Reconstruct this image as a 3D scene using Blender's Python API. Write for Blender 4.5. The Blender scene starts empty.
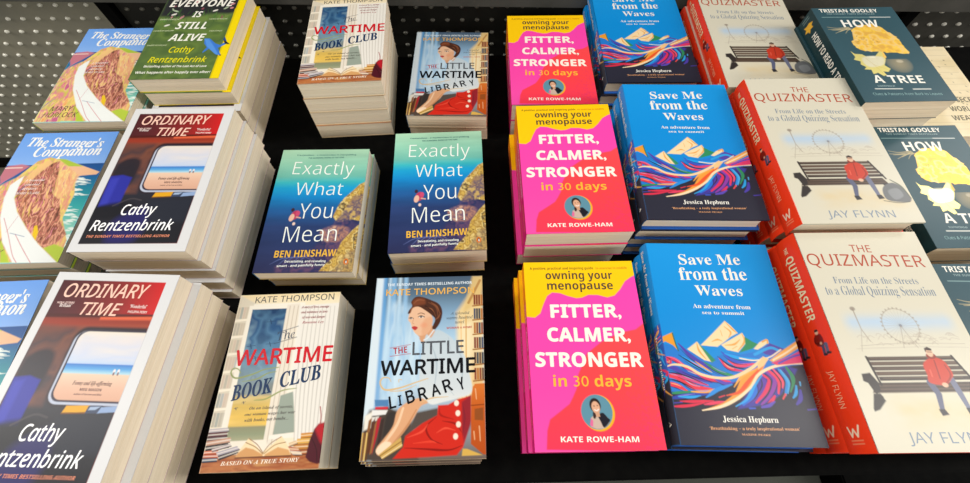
import bpy, bmesh, math, random
import numpy as np
from mathutils import Vector, Matrix
sc = bpy.context.scene
# ---------------------------------------------------------------- camera, world, lights, exposure
cam = bpy.data.cameras.new('camera'); cam_ob = bpy.data.objects.new('camera', cam); sc.collection.objects.link(cam_ob)
cam.sensor_fit = 'HORIZONTAL'; cam.sensor_width = 36.0; cam.lens = 16.6868
cam.shift_x = 0.0; cam.shift_y = -0.02513; cam.clip_start = .01
cam_ob.matrix_world = Matrix.Translation((0, 0, 0.6080)) @ Matrix.Rotation(0.50773, 4, 'X') @ Matrix.Rotation(-0.00736, 4, 'Z')
sc.camera = cam_ob
world = bpy.data.worlds.new('world'); sc.world = world; world.use_nodes = True
world.node_tree.nodes['Background'].inputs[0].default_value = (1.0, .97, .93, 1)
world.node_tree.nodes['Background'].inputs[1].default_value = .36
def area(name, loc, target, sx, sy, power, col=(1, .97, .92)):
    l = bpy.data.lights.new(name, 'AREA'); l.shape = 'RECTANGLE'; l.size = sx; l.size_y = sy; l.energy = power; l.color = col
    o = bpy.data.objects.new(name, l); sc.collection.objects.link(o); o.location = loc
    o.rotation_euler = (Vector(target) - Vector(loc)).to_track_quat('-Z', 'Y').to_euler()
area('side_fill_strip', (-2.2, .3, 1.65), (-.1, .3, 0), .35, 2.6, 52)  # added fill light from the left, brightens page edges and spines
area('side_fill_strip', (2.2, .2, 1.65), (.1, .3, 0), .35, 2.4, 50)  # matching added fill from the right for the page edges
area('unseen_light_panel', (3.0, 1.6, 2.0), (.6, .35, 0), .5, .6, 20)  # lamp out of view, placed where the gold foil mirrors it
area('unseen_light_panel', (0, -1.75, 1.55), (0, .3, 0), 2.4, .5, 30)  # added front fill, brightens the near faces of the stacks
sc.view_settings.view_transform = 'Standard'; sc.view_settings.look = 'None'
sc.view_settings.exposure = -.2; sc.view_settings.gamma = 1.0; sc.view_settings.use_curve_mapping = False
# ---------------------------------------------------------------- helpers
def lin(c):
    if not isinstance(c, str): return np.array(c, float)
    c = c.lstrip('#'); v = np.array([int(c[i:i+2], 16)/255 for i in (0, 2, 4)])
    return np.where(v <= .04045, v/12.92, ((v+.055)/1.055)**2.4)
def spl(P, closed=False, n=8):
    P = [np.array(p, float) for p in P]
    if len(P) < 3: return P
    Q = [P[-1]]+P+[P[0], P[1]] if closed else [2*P[0]-P[1]]+P+[2*P[-1]-P[-2]]
    out = []
    for i in range(1, len(Q)-2):
        a, b, c, d = Q[i-1:i+3]
        for k in range(n):
            t = k/n
            out.append(.5*(2*b+(c-a)*t+(2*a-5*b+4*c-d)*t*t+(3*b-a-3*c+d)*t**3))
    if not closed: out.append(P[-1])
    return out
SANS_B, SANS_BI, SANS_I, SERIF_B, SERIF_I, SERIF_BI, SANS = (0x1D5D4, 0x1D5EE), (0x1D63C, 0x1D656), (0x1D608, 0x1D622), (0x1D400, 0x1D41A), (0x1D434, 0x1D44E), (0x1D468, 0x1D482), (0x1D5A0, 0x1D5BA)
def glyphs(s, st):
    if not st: return s
    o = ''
    for c in s:
        if 'A' <= c <= 'Z': o += chr(st[0]+ord(c)-65)
        elif c == 'h' and st == SERIF_I: o += '\u210e'
        elif 'a' <= c <= 'z': o += chr(st[1]+ord(c)-97)
        else: o += c
    return o
class Art:
    """A printed surface, w by h mm: a fine grid of coloured points plus lettering."""
    def __init__(s, w, h, base, res=.7):
        s.w, s.h = w, h
        s.nx, s.ny = int(w/res)+1, int(h/res)+1
        s.X, s.Y = np.meshgrid(np.linspace(0, w, s.nx), np.linspace(0, h, s.ny))
        s.C = np.zeros((s.ny, s.nx, 3)); s.C[:] = lin(base); s.res = res; s.text = []; s.F = np.zeros((s.ny, s.nx))
    def foil(s, P, v=.2):
        C0 = s.C.copy(); s.C[:] = 0; s.poly(P, '#ffffff'); s.F = np.maximum(s.F, s.C[..., 0]*v); s.C = C0
    def put(s, a, col):
        c = lin(col); s.C = s.C*(1-a[..., None])+c*a[..., None]
    def win(s, P, m):
        P = np.array(P); x0, y0 = P.min(0)-m; x1, y1 = P.max(0)+m
        dx, dy = s.w/(s.nx-1), s.h/(s.ny-1)
        i0, i1 = max(0, int(x0/dx)), min(s.nx, int(x1/dx)+2); j0, j1 = max(0, int(y0/dy)), min(s.ny, int(y1/dy)+2)
        return slice(j0, max(j0, j1)), slice(i0, max(i0, i1))
    def poly(s, P, col, op=1., soft=.5, smooth=False, mask=None):
        if smooth: P = spl(P, True)
        P = [np.array(p, float) for p in P]
        J, I = s.win(P, soft+1); X, Y = s.X[J, I], s.Y[J, I]
        if X.size == 0: return
        ins = np.zeros(X.shape, bool); d = np.full(X.shape, 1e9)
        for k in range(len(P)):
            a, b = P[k-1], P[k]; e = b-a; L = e@e+1e-12
            t = np.clip(((X-a[0])*e[0]+(Y-a[1])*e[1])/L, 0, 1)
            d = np.minimum(d, np.hypot(X-a[0]-t*e[0], Y-a[1]-t*e[1]))
            c = (a[1] > Y) != (b[1] > Y)
            with np.errstate(all='ignore'): ins ^= c & (X < (b[0]-a[0])*(Y-a[1])/(b[1]-a[1]+1e-12)+a[0])
        A = np.clip(np.where(ins, d, -d)/(2*soft)+.5, 0, 1)*op
        if mask is not None: A = A*mask[J, I]
        cc = col[J, I] if isinstance(col, np.ndarray) and col.ndim == 3 else lin(col)
        s.C[J, I] = s.C[J, I]*(1-A[..., None])+cc*A[..., None]
    def line(s, P, w, col, op=1., smooth=True, soft=.35):
        if smooth: P = spl(P)
        P = [np.array(p, float) for p in P]; n = len(P)
        ws = np.interp(np.linspace(0, 1, n), np.linspace(0, 1, len(w)), w) if isinstance(w, (list, tuple)) else np.full(n, w)
        J, I = s.win(P, max(ws)+1); X, Y = s.X[J, I], s.Y[J, I]
        if X.size == 0: return
        d = np.full(X.shape, 1e9)
        for k in range(n-1):
            a, b = P[k], P[k+1]; e = b-a; L = e@e+1e-12
            t = np.clip(((X-a[0])*e[0]+(Y-a[1])*e[1])/L, 0, 1)
            d = np.minimum(d, np.hypot(X-a[0]-t*e[0], Y-a[1]-t*e[1])-.5*(ws[k]*(1-t)+ws[k+1]*t))
        A = np.clip(-d/(2*soft)+.5, 0, 1)*op
        s.C[J, I] = s.C[J, I]*(1-A[..., None])+lin(col)*A[..., None]
    def ell(s, c, rx, ry, col, ang=0., op=1., soft=.5):
        ca, sa = math.cos(math.radians(ang)), math.sin(math.radians(ang))
        s.poly([(c[0]+rx*math.cos(t)*ca-ry*math.sin(t)*sa, c[1]+rx*math.cos(t)*sa+ry*math.sin(t)*ca) for t in np.linspace(0, 2*math.pi, 33)[:-1]], col, op, soft)
    def rect(s, x0, y0, x1, y1, col, op=1., soft=.3):
        s.poly([(x0, y0), (x1, y0), (x1, y1), (x0, y1)], col, op, soft)
    def grad(s, stops, axis=1):
        ys = [t[0] for t in stops]; cs = np.array([lin(t[1]) for t in stops]); V = s.Y if axis else s.X
        return np.stack([np.interp(V, ys, cs[:, k]) for k in range(3)], -1)
    def noise(s, size, seed, octv=3, sx=1., sy=1.):
        r = np.random.default_rng(seed); out = 0; amp = 1.; tot = 0
        for o in range(octv):
            u, v = s.X/(size*sx), s.Y/(size*sy)
            g = r.random((int(v.max())+3, int(u.max())+3)); i, j = u.astype(int), v.astype(int); fu, fv = u-i, v-j
            fu = fu*fu*(3-2*fu); fv = fv*fv*(3-2*fv)
            out = out+amp*((g[j, i]*(1-fu)+g[j, i+1]*fu)*(1-fv)+(g[j+1, i]*(1-fu)+g[j+1, i+1]*fu)*fv)
            tot += amp; amp *= .5; size /= 2
        return out/tot
    def mottle(s, P, cols, size, seed, op=1., soft=.5, smooth=False, sx=1., sy=1.):
        n = s.noise(size, seed, 3, sx, sy); n = np.clip((n-.22)/.56, 0, 1)
        cs = np.array([lin(c) for c in cols]); xs = np.linspace(0, 1, len(cols))
        s.poly(P, np.stack([np.interp(n, xs, cs[:, k]) for k in range(3)], -1), op, soft, smooth)
    def T(s, t, P, col, st=None, bold=0., shear=0., op=1.):
        s.text.append((glyphs(t, st), [np.array(p, float) for p in P], lin(col), bold, shear, op))
    def fine(s, t, x0, x1, y, h, col, st=None, bold=0., shear=0.):
        s.T(t, [(x0, y), (x1, y), (x0, y-h)], col, st, bold, shear)
ART = {}
# ---------------------------------------------------------------- cover artwork (mm from the top left of each cover)
def art_rail():                                                     # white border, carriage window
    a = ART['OT'] = Art(138.4, 220.2, '#d9d9d9')
    I = [(9.3,9.3),(126.2,6.4),(127.3,209.8),(3.2,210.5)]
    x0, y0, x1, y1 = I[0][0], I[0][1], I[1][0], I[2][1]
    R = [(x0, y0), (x1, y0), (x1, y1), (x0, y1)]
    a.poly(R, a.grad([(0, '#451a20'), (40, '#5c2024'), (85, '#8c2422'), (130, '#d01e20')], 0), 1, .3)
    g = a.grad([(48, '#6a241e'), (58, '#a04028'), (70, '#6a3a2c'), (95, '#44343a'), (130, '#2c2c36'), (165, '#1f1f26'), (215, '#1a1a20')])
    a.poly([(x0, 50), (x1, 49), (x1, y1), (x0, y1)], g, 1, .8)
    a.poly([(x0, 48), (x1, 46), (x1, 49.5), (x0, 52)], '#4a1512', .9, .6)
    a.poly([(70, 50.5), (x1, 48.5), (x1, 53), (70, 54)], '#e8663e', .9, .8); a.poly([(x0, 54), (x1, 52), (x1, 57), (x0, 61)], '#94301e', .7, 1.5)
    a.mottle([(x0, 60), (60, 62), (52, 140), (x0, 140)], ['#4a3234', '#7c4a38', '#44363a', '#6a4238'], 30, 3, .75, 3)
    a.poly([(12, 98), (24, 86), (38, 88), (42, 104), (36, 130), (12, 140)], '#242029', .95, 2.5, True)
    a.poly([(10, 114), (25, 112), (38, 116), (37, 158), (12, 160)], '#2b2f9a', 1, 1.2); a.poly([(12, 118), (22, 116), (22, 156), (13, 158)], '#3a40b4', .7, 2)
    a.poly([(x0, 160), (44, 152), (58, 160), (52, 172), (x0, 176)], '#16161d', .9, 2.5, True); a.line([(30, 158), (48, 148), (62, 150)], 2, '#4a4448', .6)
    a.poly([(40, 178), (72, 160), (80, 186), (70, 208), (40, 208)], '#28246c', .7, 5, True); a.poly([(72, 150), (x1, 147), (x1, 180), (84, 184)], '#262a36', .8, 4)
    wl, wt, wb = 56., 66., 134.
    def rr(l, t, b, r, col, soft=.4):
        P = [(l+r-r*math.cos(math.pi*k/12), t+r-r*math.sin(math.pi*k/12)) for k in range(7)]
        P += [(x1, t), (x1, b)]+[(l+r-r*math.sin(math.pi*k/12), b-r+r*math.cos(math.pi*k/12)) for k in range(7)]
        a.poly(P, col, 1, soft)
    rr(wl-5, wt-5, wb+6, 13, '#2c1e24', 1.5); rr(wl-3.2, wt-.5, wb+4.2, 11, '#b9c0d2', .5); rr(wl-1.2, wt-2., wb+1.8, 10, '#30283a', .5)
    rr(wl+.6, wt, wb, 9.5, a.grad([(66, '#e8dcc8'), (78, '#dcd6d6'), (92, '#c6d0e4'), (98.6, '#b4cae6'), (99.6, '#3f7cc8'), (104, '#58a2da'), (108, '#a8d2e0'), (109.4, '#e6c6ac'), (122, '#deb298'), (134, '#d6a68c')]), .4)
    a.mottle([(wl+4, wt+2), (x1, wt+2), (x1, 96), (wl+4, 96)], ['#e6dcd0', '#c8cfe0', '#dcd6d8'], 18, 4, .5, 3, False, 3, .6)
    for cx in (109, 113.4): a.ell((cx, 105.5), 1.2, 2, '#f2e7e2'); a.ell((cx+.3, 108), .9, 1.8, '#7a5560')
    a.poly([(76, 139), (99, 138), (97, 144.5), (74, 145.5)], '#dfa21e', 1, .5); a.line([(74, 146), (97, 145)], 1.2, '#7a4c18', 1, False)
    a.poly([(98, 138.6), (112, 138), (111, 145), (97, 145.5)], '#39445e', 1, .5); a.poly([(111, 139.5), (x1, 138), (x1, 143.5), (109, 145)], '#8ea6cc', 1, .5); a.poly([(100, 139.5), (110, 139), (106, 142), (99, 142.4)], '#a8bcd8', .9, .5)
    pk = '#f5c8b4'
    a.T('ORDINARY', [(17.4,29.0),(110.6,28.3),(14.2,13.4)], pk, SANS_I, .014)
    a.T('TIME', [(44.6,48.2),(88.1,48.7),(42.6,34.6)], pk, SANS_I, .014)
    a.T('\u2018Brilliant\u2019', [(18.5,40.3),(32.4,40.4),(17.9,36.4)], '#f0e0da', SERIF_B); a.T('ADAM STABET', [(14.0,45.8),(35.3,46.0),(14.0,43.0)], '#e8c8c0', SANS_B)
    a.text.pop(); a.fine('NINA STIBBE', 15, 34, 36.5, 2.2, '#e8c8c0', SANS_B)
    a.T('\u2018Wonderful\u2019', [(96.7,39.4),(115.5,39.6),(95.5,35.5)], '#f0e0da', SERIF_B); a.T('PHILIPPA PERRY', [(97.0,45.0),(118.2,45.2),(96.2,42.2)], '#f0d8d0', SANS_B)
    a.fine('Funny and life-affirming', 72, 112, 119.5, 4, '#5a3a38', SERIF_BI); a.fine('MEG MASON', 82, 104, 125, 2.6, '#6a4844', SANS_B); a.fine('author of Sorrow and Bliss', 78, 106, 129, 1.8, '#7a5854', SANS_B)
    for q in ((0, 0, x0, a.h), (x1+.2, 0, a.w, a.h), (0, y1+.2, a.w, a.h)): a.rect(*q, '#d9d9d9')
    a.T('Cathy', [(43.9,171.0),(86.0,170.1),(38.4,155.8)], '#ffffff', SANS_I, .012)
    a.T('Rentzenbrink', [(15.3,192.4),(113.5,192.0),(11.3,177.5)], '#ffffff', SANS_I, .012)
    a.T('THE SUNDAY TIMES BESTSELLING AUTHOR', [(15.2,201.7),(113.8,201.4),(14.2,198.3)], '#e08a6a', SANS_BI)
def art_bird():                                                     # green, dark top, yellow edge, blue bird
    a = ART['EV'] = Art(131.2, 200.0, '#53683a')
    a.mottle([(0, 0), (140, 0), (140, 210), (0, 210)], ['#486030', '#647c3c', '#506838', '#6c8242'], 34, 5)
    a.poly([(0, 0), (140, 0), (140, 46), (110, 56), (80, 54), (40, 64), (0, 60)], '#2b2c2e', 1, 4)
    rnd = random.Random(4)
    for k in range(26):
        x, y = rnd.uniform(8, 112), rnd.uniform(8, 66); an = rnd.uniform(0, 360)
        a.ell((x, y), rnd.uniform(2.5, 5), rnd.uniform(1.2, 2.2), rnd.choice(['#c9898f', '#d8d0c8', '#8a4a58', '#a8b89a', '#e6e0d4']), an)
    for k in range(40):
        x, y = rnd.uniform(4, 112), rnd.uniform(44, 70); a.line([(x, y+6), (x+rnd.uniform(-4, 4), y-4)], [1.2, .3], rnd.choice(['#4c7a34', '#5f9040', '#38582c']))
    a.poly([(117.5,43.7),(136.8,22.0),(150.0,22.4),(133.8,184.1),(119.9,183.7),(120.9,116.6)], '#f0d400', 1, .5)
    a.rect(118.5, 0, 132, 201, '#f2d60a')
    a.poly([(118.5, 0), (121, 0), (120.5, 201), (118.5, 201)], '#c8b40a', .6, .6)
    b = '#3c78d0'
    a.poly([(87.7,114.1),(95.6,114.3),(107.7,126.1),(115.3,129.6),(123.3,121.6),(123.8,128.2),(113.7,136.0),(122.3,152.1),(114.2,150.3),(100.7,137.2),(93.4,146.6),(92.8,144.4),(96.5,133.9),(90.2,125.6)], b, 1, .5)
    a.poly([(88.0,115.1),(94.9,115.9),(109.2,135.9),(118.8,151.4),(112.6,148.7),(96.1,132.3)], '#5a98e4', .8, .8)
    a.poly([(115.9,114.8),(130.5,128.4),(122.4,127.2)], '#20242c', 1, .4); a.poly([(118.0,109.9),(123.9,121.7),(116.8,118.2)], '#2c4c88', 1, .4)
    a.ell([(121.6,152.1)][0], 1.3, 1.6, '#1c222c')
    for p in [(19.1,81.7),(86.7,47.1),(22.4,55.4)]: a.ell(p, 4.5, 1.8, '#e8e4d8', -25)
    w = '#f4f2e6'
    a.T('EVERYONE', [(8.1,36.1),(112.8,36.9),(7.5,19.0)], w, SANS_BI); a.T('IS', [(52.5,62.7),(67.7,63.1),(51.8,48.3)], w, SANS_BI)
    a.T('STILL', [(34.0,90.7),(83.0,91.4),(31.6,74.1)], w, SANS_BI); a.T('ALIVE', [(31.5,118.4),(87.9,119.0),(35.9,102.6)], w, SANS_BI)
    a.T('Cathy', [(40.7,144.5),(77.5,144.6),(39.4,131.4)], '#e6dc1c', SANS_I, .012); a.T('Rentzenbrink', [(16.6,165.4),(103.4,166.5),(14.6,152.9)], '#e6dc1c', SANS_I, .012)
    a.T('Bestselling author of The Last Act of Love', [(14.0,175.4),(107.3,177.0),(13.1,170.8)], w, SANS_B)
    a.T('What happens after happily ever after?', [(5.6,188.2),(116.1,189.6),(5.3,183.2)], w, SANS_B)
    for p in ([(3.5,69.1),(34.8,69.2),(2.2,64.8)], [(2.1,95.9),(33.8,95.8),(1.0,92.5)], [(90.1,98.4),(110.4,97.9),(89.2,95.0)], [(3.2,129.1),(33.0,128.9),(2.1,125.8)], [(82.2,69.5),(111.1,69.3),(81.3,66.3)]):
        a.T('A wonderful and moving novel', p, '#c8d4a8', SANS_B)
def art_windowsill():                                               # open book on a window sill
    a = ART['WBC'] = Art(123.9, 193.5, '#ece0c4')
    a.poly([(0, 0), (124, 0), (124, 60), (0, 60)], a.grad([(0, '#e6cfa0'), (14, '#efe2c4'), (60, '#ebe2d0')]), 1, 1)
    a.poly([(0, 0), (22, 12), (20, 150), (0, 150)], '#d9cfba', 1, 1)                     # shelves at the left
    rnd = random.Random(8)
    for y in range(14, 140, 20):
        for k in range(5): a.rect(1+k*3.4, y+1.5, 3.9+k*3.4, y+16, rnd.choice(['#b4ac9c', '#c6b8a2', '#9ca29c', '#cdb7a4', '#aab0b2']), .8)
        a.poly([(0, y+17), (20, y+16), (20, y+18), (0, y+20)], '#f2e8d4', 1, .4)
    a.poly([(19, 12), (82, 12), (84, 152), (17, 152)], '#efe8d8', 1, .8)
    a.poly([(14, 14), (78, 12), (78, 172), (12, 172)], '#efe8d8', 1, .8)
    P = [(18.5, 19), (60.3, 19), (61, 165), (19.5, 165)]
    a.poly(P, a.grad([(19, '#163c64'), (45, '#2a5884'), (72, '#5f8cac'), (96, '#9db2b4'), (118, '#b4ae8c'), (130, '#dcb850'), (140, '#f0c030'), (149, '#f2ca60'), (151, '#8c8b6a'), (158, '#8d9474'), (165, '#a8a684')]), 1, .5)
    a.mottle([(18.5, 19), (60.3, 19), (61, 120), (19.5, 120)], ['#12335a', '#5c88a6', '#1c4878', '#90aeb8'], 18, 9, .5, .5)
    a.mottle([(19, 118), (60.5, 118), (61, 150), (19.5, 150)], ['#f2c23c', '#c8a860', '#f0d080'], 16, 14, .5, 1, False, 3, .7)
    for q in ((44, 35), (26, 64), (48, 62), (34, 78), (31, 126), (24, 132)):
        k = 5 if q[1] < 100 else 2; a.line([(q[0]-k, q[1]), (q[0]+k, q[1]-1)], [.4, 1.6, .4], '#16304e'); a.line([(q[0]-.2*k, q[1]-.5*k), (q[0]+.2*k, q[1]+.5*k)], .8, '#16304e')
    a.poly([(60.3, 14), (76, 13), (78, 172), (61, 172)], '#e6dccb', 1, .6)
    for x in (64, 69, 74): a.line([(x, 16), (x+1, 170)], .8, '#c2b29c')
    a.poly([(71, 120), (85, 116), (93, 158), (70, 160)], '#98a294', 1, .5); a.poly([(66, 160), (96, 158), (97, 163), (66, 164)], '#efe6d8', 1, .5)
    a.poly([(76, 16), (124, 14), (124, 172), (96, 172), (90, 140), (84, 115), (79, 80)], '#e9e4da', 1, .8)
    for k in range(8): a.line([(84+k*5, 18), (85+k*5, 70), (88+k*4.6, 120), (94+k*3.8, 168)], [.8, 1.4, 1], '#c6bfb4', .8)
    a.poly([(0, 178), (124, 174), (124, 194), (0, 194)], a.grad([(172, '#9a5c34'), (182, '#a8552c'), (194, '#b87c4c')]), 1, 1.5)
    a.mottle([(0, 178), (124, 176), (124, 194), (0, 194)], ['#7c3a22', '#c07844', '#9a4e2c', '#cc9458'], 12, 11, .8, 1.5, False, 2.5, .6)
    a.poly([(17, 164.5), (64, 164), (68, 176), (14, 178)], '#ece2d0', 1, .6)
    def vol(P, c, c2='#efe6da'):
        a.poly(P, c, 1, .35); a.line([P[3], P[2]], .9, '#2a1a1a', .9, False); a.line([((P[0][0]*.55+P[3][0]*.45), P[0][1]*.55+P[3][1]*.45), (P[1][0]*.55+P[2][0]*.45, P[1][1]*.55+P[2][1]*.45)], 1.2, c2, .7, False)
    for Pq, c in (([(-0.6,151.6),(19.7,150.8),(21.8,154.6),(0.2,155.7)], '#b4aab0'), ([(-0.6,155.7),(20.2,154.8),(21.0,159.2),(0.1,160.1)], '#5a2830'), ([(-0.2,160.1),(21.0,159.2),(21.0,162.6),(0.4,163.7)], '#4c3038'), ([(-0.1,163.7),(25.5,160.5),(25.0,165.5),(0.8,168.4)], '#c4957c'), ([(0.1,168.4),(23.5,165.9),(25.1,170.2),(0.9,173.0)], '#2a2428'), ([(-0.2,172.9),(14.6,172.4),(15.5,175.9),(0.3,176.4)], '#d8602c'), ([(-0.2,176.4),(15.3,176.2),(16.6,180.1),(0.2,179.9)], '#c04c24'), ([(-0.2,179.9),(14.9,179.8),(15.8,183.1),(0.3,183.7)], '#34506a'), ([(12.7,174.5),(34.1,169.2),(37.4,172.7),(16.1,178.0)], '#a8a0ac'), ([(16.1,178.0),(37.4,172.7),(37.9,175.1),(17.2,182.1)], '#33282e'), ([(7.7,170.9),(26.5,166.9),(27.6,169.1),(8.8,173.7)], '#a08c94')): vol(Pq, c)
    a.poly([(36.9,174.1),(44.7,161.9),(62.1,176.5),(79.9,161.2),(90.7,174.1),(92.8,180.3),(64.0,180.4),(34.4,180.6)], '#f0d8ac', 1, .5)
    a.poly([(35.8,176.2),(43.5,171.0),(52.0,172.9),(62.7,178.2),(63.2,180.4),(34.1,180.6)], '#d0965a', .95, .6); a.poly([(65.2,178.2),(77.7,171.8),(89.5,174.8),(92.8,180.3),(64.5,180.4)], '#d49c60', .95, .6)
    for Pq in ([(44.9,162.4),(55.2,168.7),(62.8,176.8)], [(62.8,176.8),(68.9,168.2),(79.3,162.0)], [(42.4,166.1),(54.0,171.1),(62.6,177.6)], [(63.9,177.6),(74.1,169.7),(85.0,167.3)]): a.line(Pq, .8, '#9a6c3c')
    a.line([(34.4,180.7),(64.0,180.6),(92.8,180.6)], 1.6, '#6a3418', .9)
    for Pq, c in (([(100.2,159.3),(113.0,158.7),(113.1,163.8),(100.6,164.6)], '#cc8420'), ([(96.8,164.6),(112.6,164.2),(112.6,169.5),(96.8,170.0)], '#dda850'), ([(93.6,169.9),(112.2,169.6),(112.0,175.0),(94.4,175.5)], '#c07c34'), ([(96.0,175.5),(111.7,175.2),(111.1,179.9),(97.6,180.4)], '#a85c30'), ([(88.5,168.4),(96.2,166.0),(98.0,169.3),(89.8,172.0)], '#d8b48c'), ([(88.2,171.5),(97.2,172.8),(102.7,177.0),(92.2,176.9)], '#b86c50'), ([(90.4,175.5),(102.7,177.0),(104.7,180.5),(95.1,179.9)], '#d8c4b4')): vol(Pq, c, '#f0dcb8')
    a.poly([(108.5,182.6),(110.3,167.3),(113.8,155.8),(118.1,150.7),(124.2,149.8),(128.1,187.1),(121.7,189.2),(113.5,186.9)], '#4e1622', 1, .6)
    a.poly([(114.6,155.8),(118.1,150.7),(124.1,149.3),(126.6,173.1),(121.7,168.2)], '#b81e28', .95, 1.6); a.line([(112.3,164.5),(118.4,174.4),(121.4,186.8)], 1, '#2c0c14', .7)
    a.line([(117.3,133.2),(119.4,142.5),(119.7,150.0)], 1, '#a03038')
    gr = '#8f9a5a'
    a.line([(20.8,93.9),(17.1,89.5),(11.4,88.5),(9.6,93.7),(16.7,99.3),(33.9,95.9),(47.3,90.9),(63.2,89.0)], [.8, 1.6, 1.8, 1.0], gr); a.line([(24.8,103.4),(40.4,101.1),(51.7,95.3),(61.3,93.7)], [.6, 1.6, .6], gr)
    a.line([(42.5,123.9),(55.3,122.8),(71.3,114.9),(87.5,112.7)], [.7, 1.7, .7], gr)
    a.line([(54.7,48.5),(78.0,41.6)], .7, '#3a4454', 1, False); a.line([(53.2,61.5),(78.1,54.8)], .7, '#3a4454', 1, False)
    a.T('KATE THOMPSON', [(19.7,10.7),(116.7,9.6),(18.8,2.8)], '#4a4c4e', SANS)
    a.T('The', [(56.1,58.5),(76.2,54.7),(55.6,48.2)], '#3a4658', SERIF_I)
    a.T('WARTIME', [(11.1,85.5),(123.1,83.9),(8.8,68.1)], '#cf1424', SANS, .022)
    P = [(16.6,123.8),(60.9,115.8),(15.1,107.4)]; a.T('BOOK', P, '#16345a', SERIF_BI, .012)
    P = [(68.9,111.3),(114.0,103.1),(67.9,95.0)]; a.T('CLUB', P, '#16345a', SERIF_BI, .012)
    rd = '#a8585c'
    for k, (t, x0, x1) in enumerate((('A story of love, courage', 78, 112), ('and resistance in time', 79, 111), ('of war and danger', 81, 109), ('ROSIE GOODWIN', 82, 108))): a.fine(t, x0, x1, 19.5+k*6.4, 3, rd, SERIF_I, .01)
    a.text.pop(); a.fine('Rosanna Ley', 82, 108, 38.7, 3, rd, SERIF_BI)
    for t, p in (('On an island of secrets,', [(38.9,133.6),(87.1,133.1),(38.2,130.5)]), ('one woman wages her war', [(35.1,139.8),(90.3,139.0),(34.4,136.7)]), ('with books, not bombs...', [(36.2,145.9),(83.9,145.0),(35.4,142.5)])): a.T(t, p, '#4a4440', SERIF_BI)
    a.T('BASED ON A TRUE STORY', [(20.1,187.2),(102.4,186.3),(19.1,183.4)], '#f4e8d4', SERIF_BI)
def art_librarian():                                                # woman in a red skirt among shelves
    a = ART['LWL'] = Art(129.0, 198.0, '#9dbfd8')
    a.C[:] = a.grad([(0, '#46586c'), (22, '#587084'), (45, '#7ea0bc'), (75, '#a9c8de'), (110, '#b9d2e2'), (140, '#a8bccb'), (198, '#6a5a50')])
    a.poly([(0, 0), (10, 0), (12, 198), (0, 198)], '#d2dfe6', 1, 1.5)
    for x, w, c in ((11, 5, '#5d9cd2'), (17, 4, '#b4d4ea'), (22, 6, '#7fb2dc'), (29, 4, '#c2dcec'), (36, 5, '#92bde0')): a.line([(x, 0), (x+1, 60), (x+2, 150)], w, c, .8, True, 1.5)
    a.mottle([(20, 30), (60, 40), (60, 130), (14, 150)], ['#8fb8dc', '#cfe2ec', '#a4c6e0', '#d8e6ea'], 26, 21, .6, 4, False, .4, 2)
    # warm shelves at the right
    a.poly([(98, 45), (129, 0), (129, 150), (100, 150)], a.grad([(0, '#cfa860'), (40, '#e0c48c'), (80, '#e8d4a8'), (150, '#dcae68')]), 1, 3)
    a.poly([(117, 0), (129, 0), (129, 16), (114, 40), (106, 46)], '#d8b878', .9, 2)
    a.line([(126, 6), (112, 34)], 3, '#a8743c', .8)
    rnd = random.Random(2)
    for y in range(38, 150, 17):
        a.line([(117, y), (129, y-1)], 1.6, '#a06a34')
        for k in range(4): a.rect(118+k*2.8, y-14, 120.4+k*2.8, y-1.4, rnd.choice(['#7a2c20', '#3c4460', '#b06a30', '#5c3a2c', '#88402a', '#2f3848']), .95)
    a.poly([(101, 60), (115, 58), (114, 150), (103, 150)], '#ecdcb4', .8, 2.5)
    a.line([(109, 50), (109, 140)], 1.5, '#d09c50', .8); a.line([(103, 55), (105, 150)], 1.2, '#e8b878', .8)
    # shelf clutter at the left
    a.poly([(6, 150), (24, 146), (50, 158), (60, 198), (0, 198), (0, 165)], '#4c4038', 1, 2)
    a.poly([(10.3,139.6),(25.3,139.8),(25.8,146.4),(11.6,146.2)], '#4f7fae', 1, .6); a.poly([(11.7,146.7),(25.5,146.9),(24.7,149.5),(11.6,149.3)], '#cc2f3a', 1, .5)
    a.poly([(8.8,149.9),(25.3,150.1),(23.2,154.4),(7.7,155.6)], '#e4e2de', 1, .6); a.poly([(7.1,157.0),(16.4,156.0),(15.9,160.0),(7.5,161.3)], '#d8d4cc', 1, .6)
    a.poly([(1.5,155.5),(8.9,151.3),(8.8,167.0),(1.3,169.7)], '#e6e0d2', 1, 1.)
    for (p0, p1, c) in ((60, 85, '#8a5a34'), (85, 112, '#5c3222'), (112, 132, '#9a6234'), (130, 158, '#b02430'), (158, 185, '#3c2c28')):
        q = [(1.2,168.3),(3.8,195.7)]; t0, t1 = (p0-60)/130*17+3, (p1-60)/130*17+3
        a.poly([(t0+3, 158 if c == '#b02430' else 164-(p0 % 7)), (t1+3, 157), (t1, 190 if c != '#b02430' else 176), (t0, 192)], c, 1, .5)
    for k in range(4): a.line([(1+k*2.2, 172), (0+k*2.2, 197)], 1.6, ['#caa050', '#7a5028', '#d8b468', '#5a3a20'][k])
    a.poly([(24, 156), (34, 152), (38, 160), (33, 178), (22, 190)], '#37312e', 1, 1.5, True)
    # figure
    a.poly([(55.7,153.3),(78.7,149.3),(80.5,159.3),(63.9,164.8),(49.0,173.0),(44.6,175.7),(50.2,166.0)], '#544a44', 1, 1.2)
    sk = '#d9a278'
    a.poly([(52.7,67.0),(69.1,59.9),(75.4,76.4),(75.5,80.5),(60.7,81.8),(55.5,75.2),(55.5,73.7)], '#cf9a74', 1, .8, True)
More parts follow.
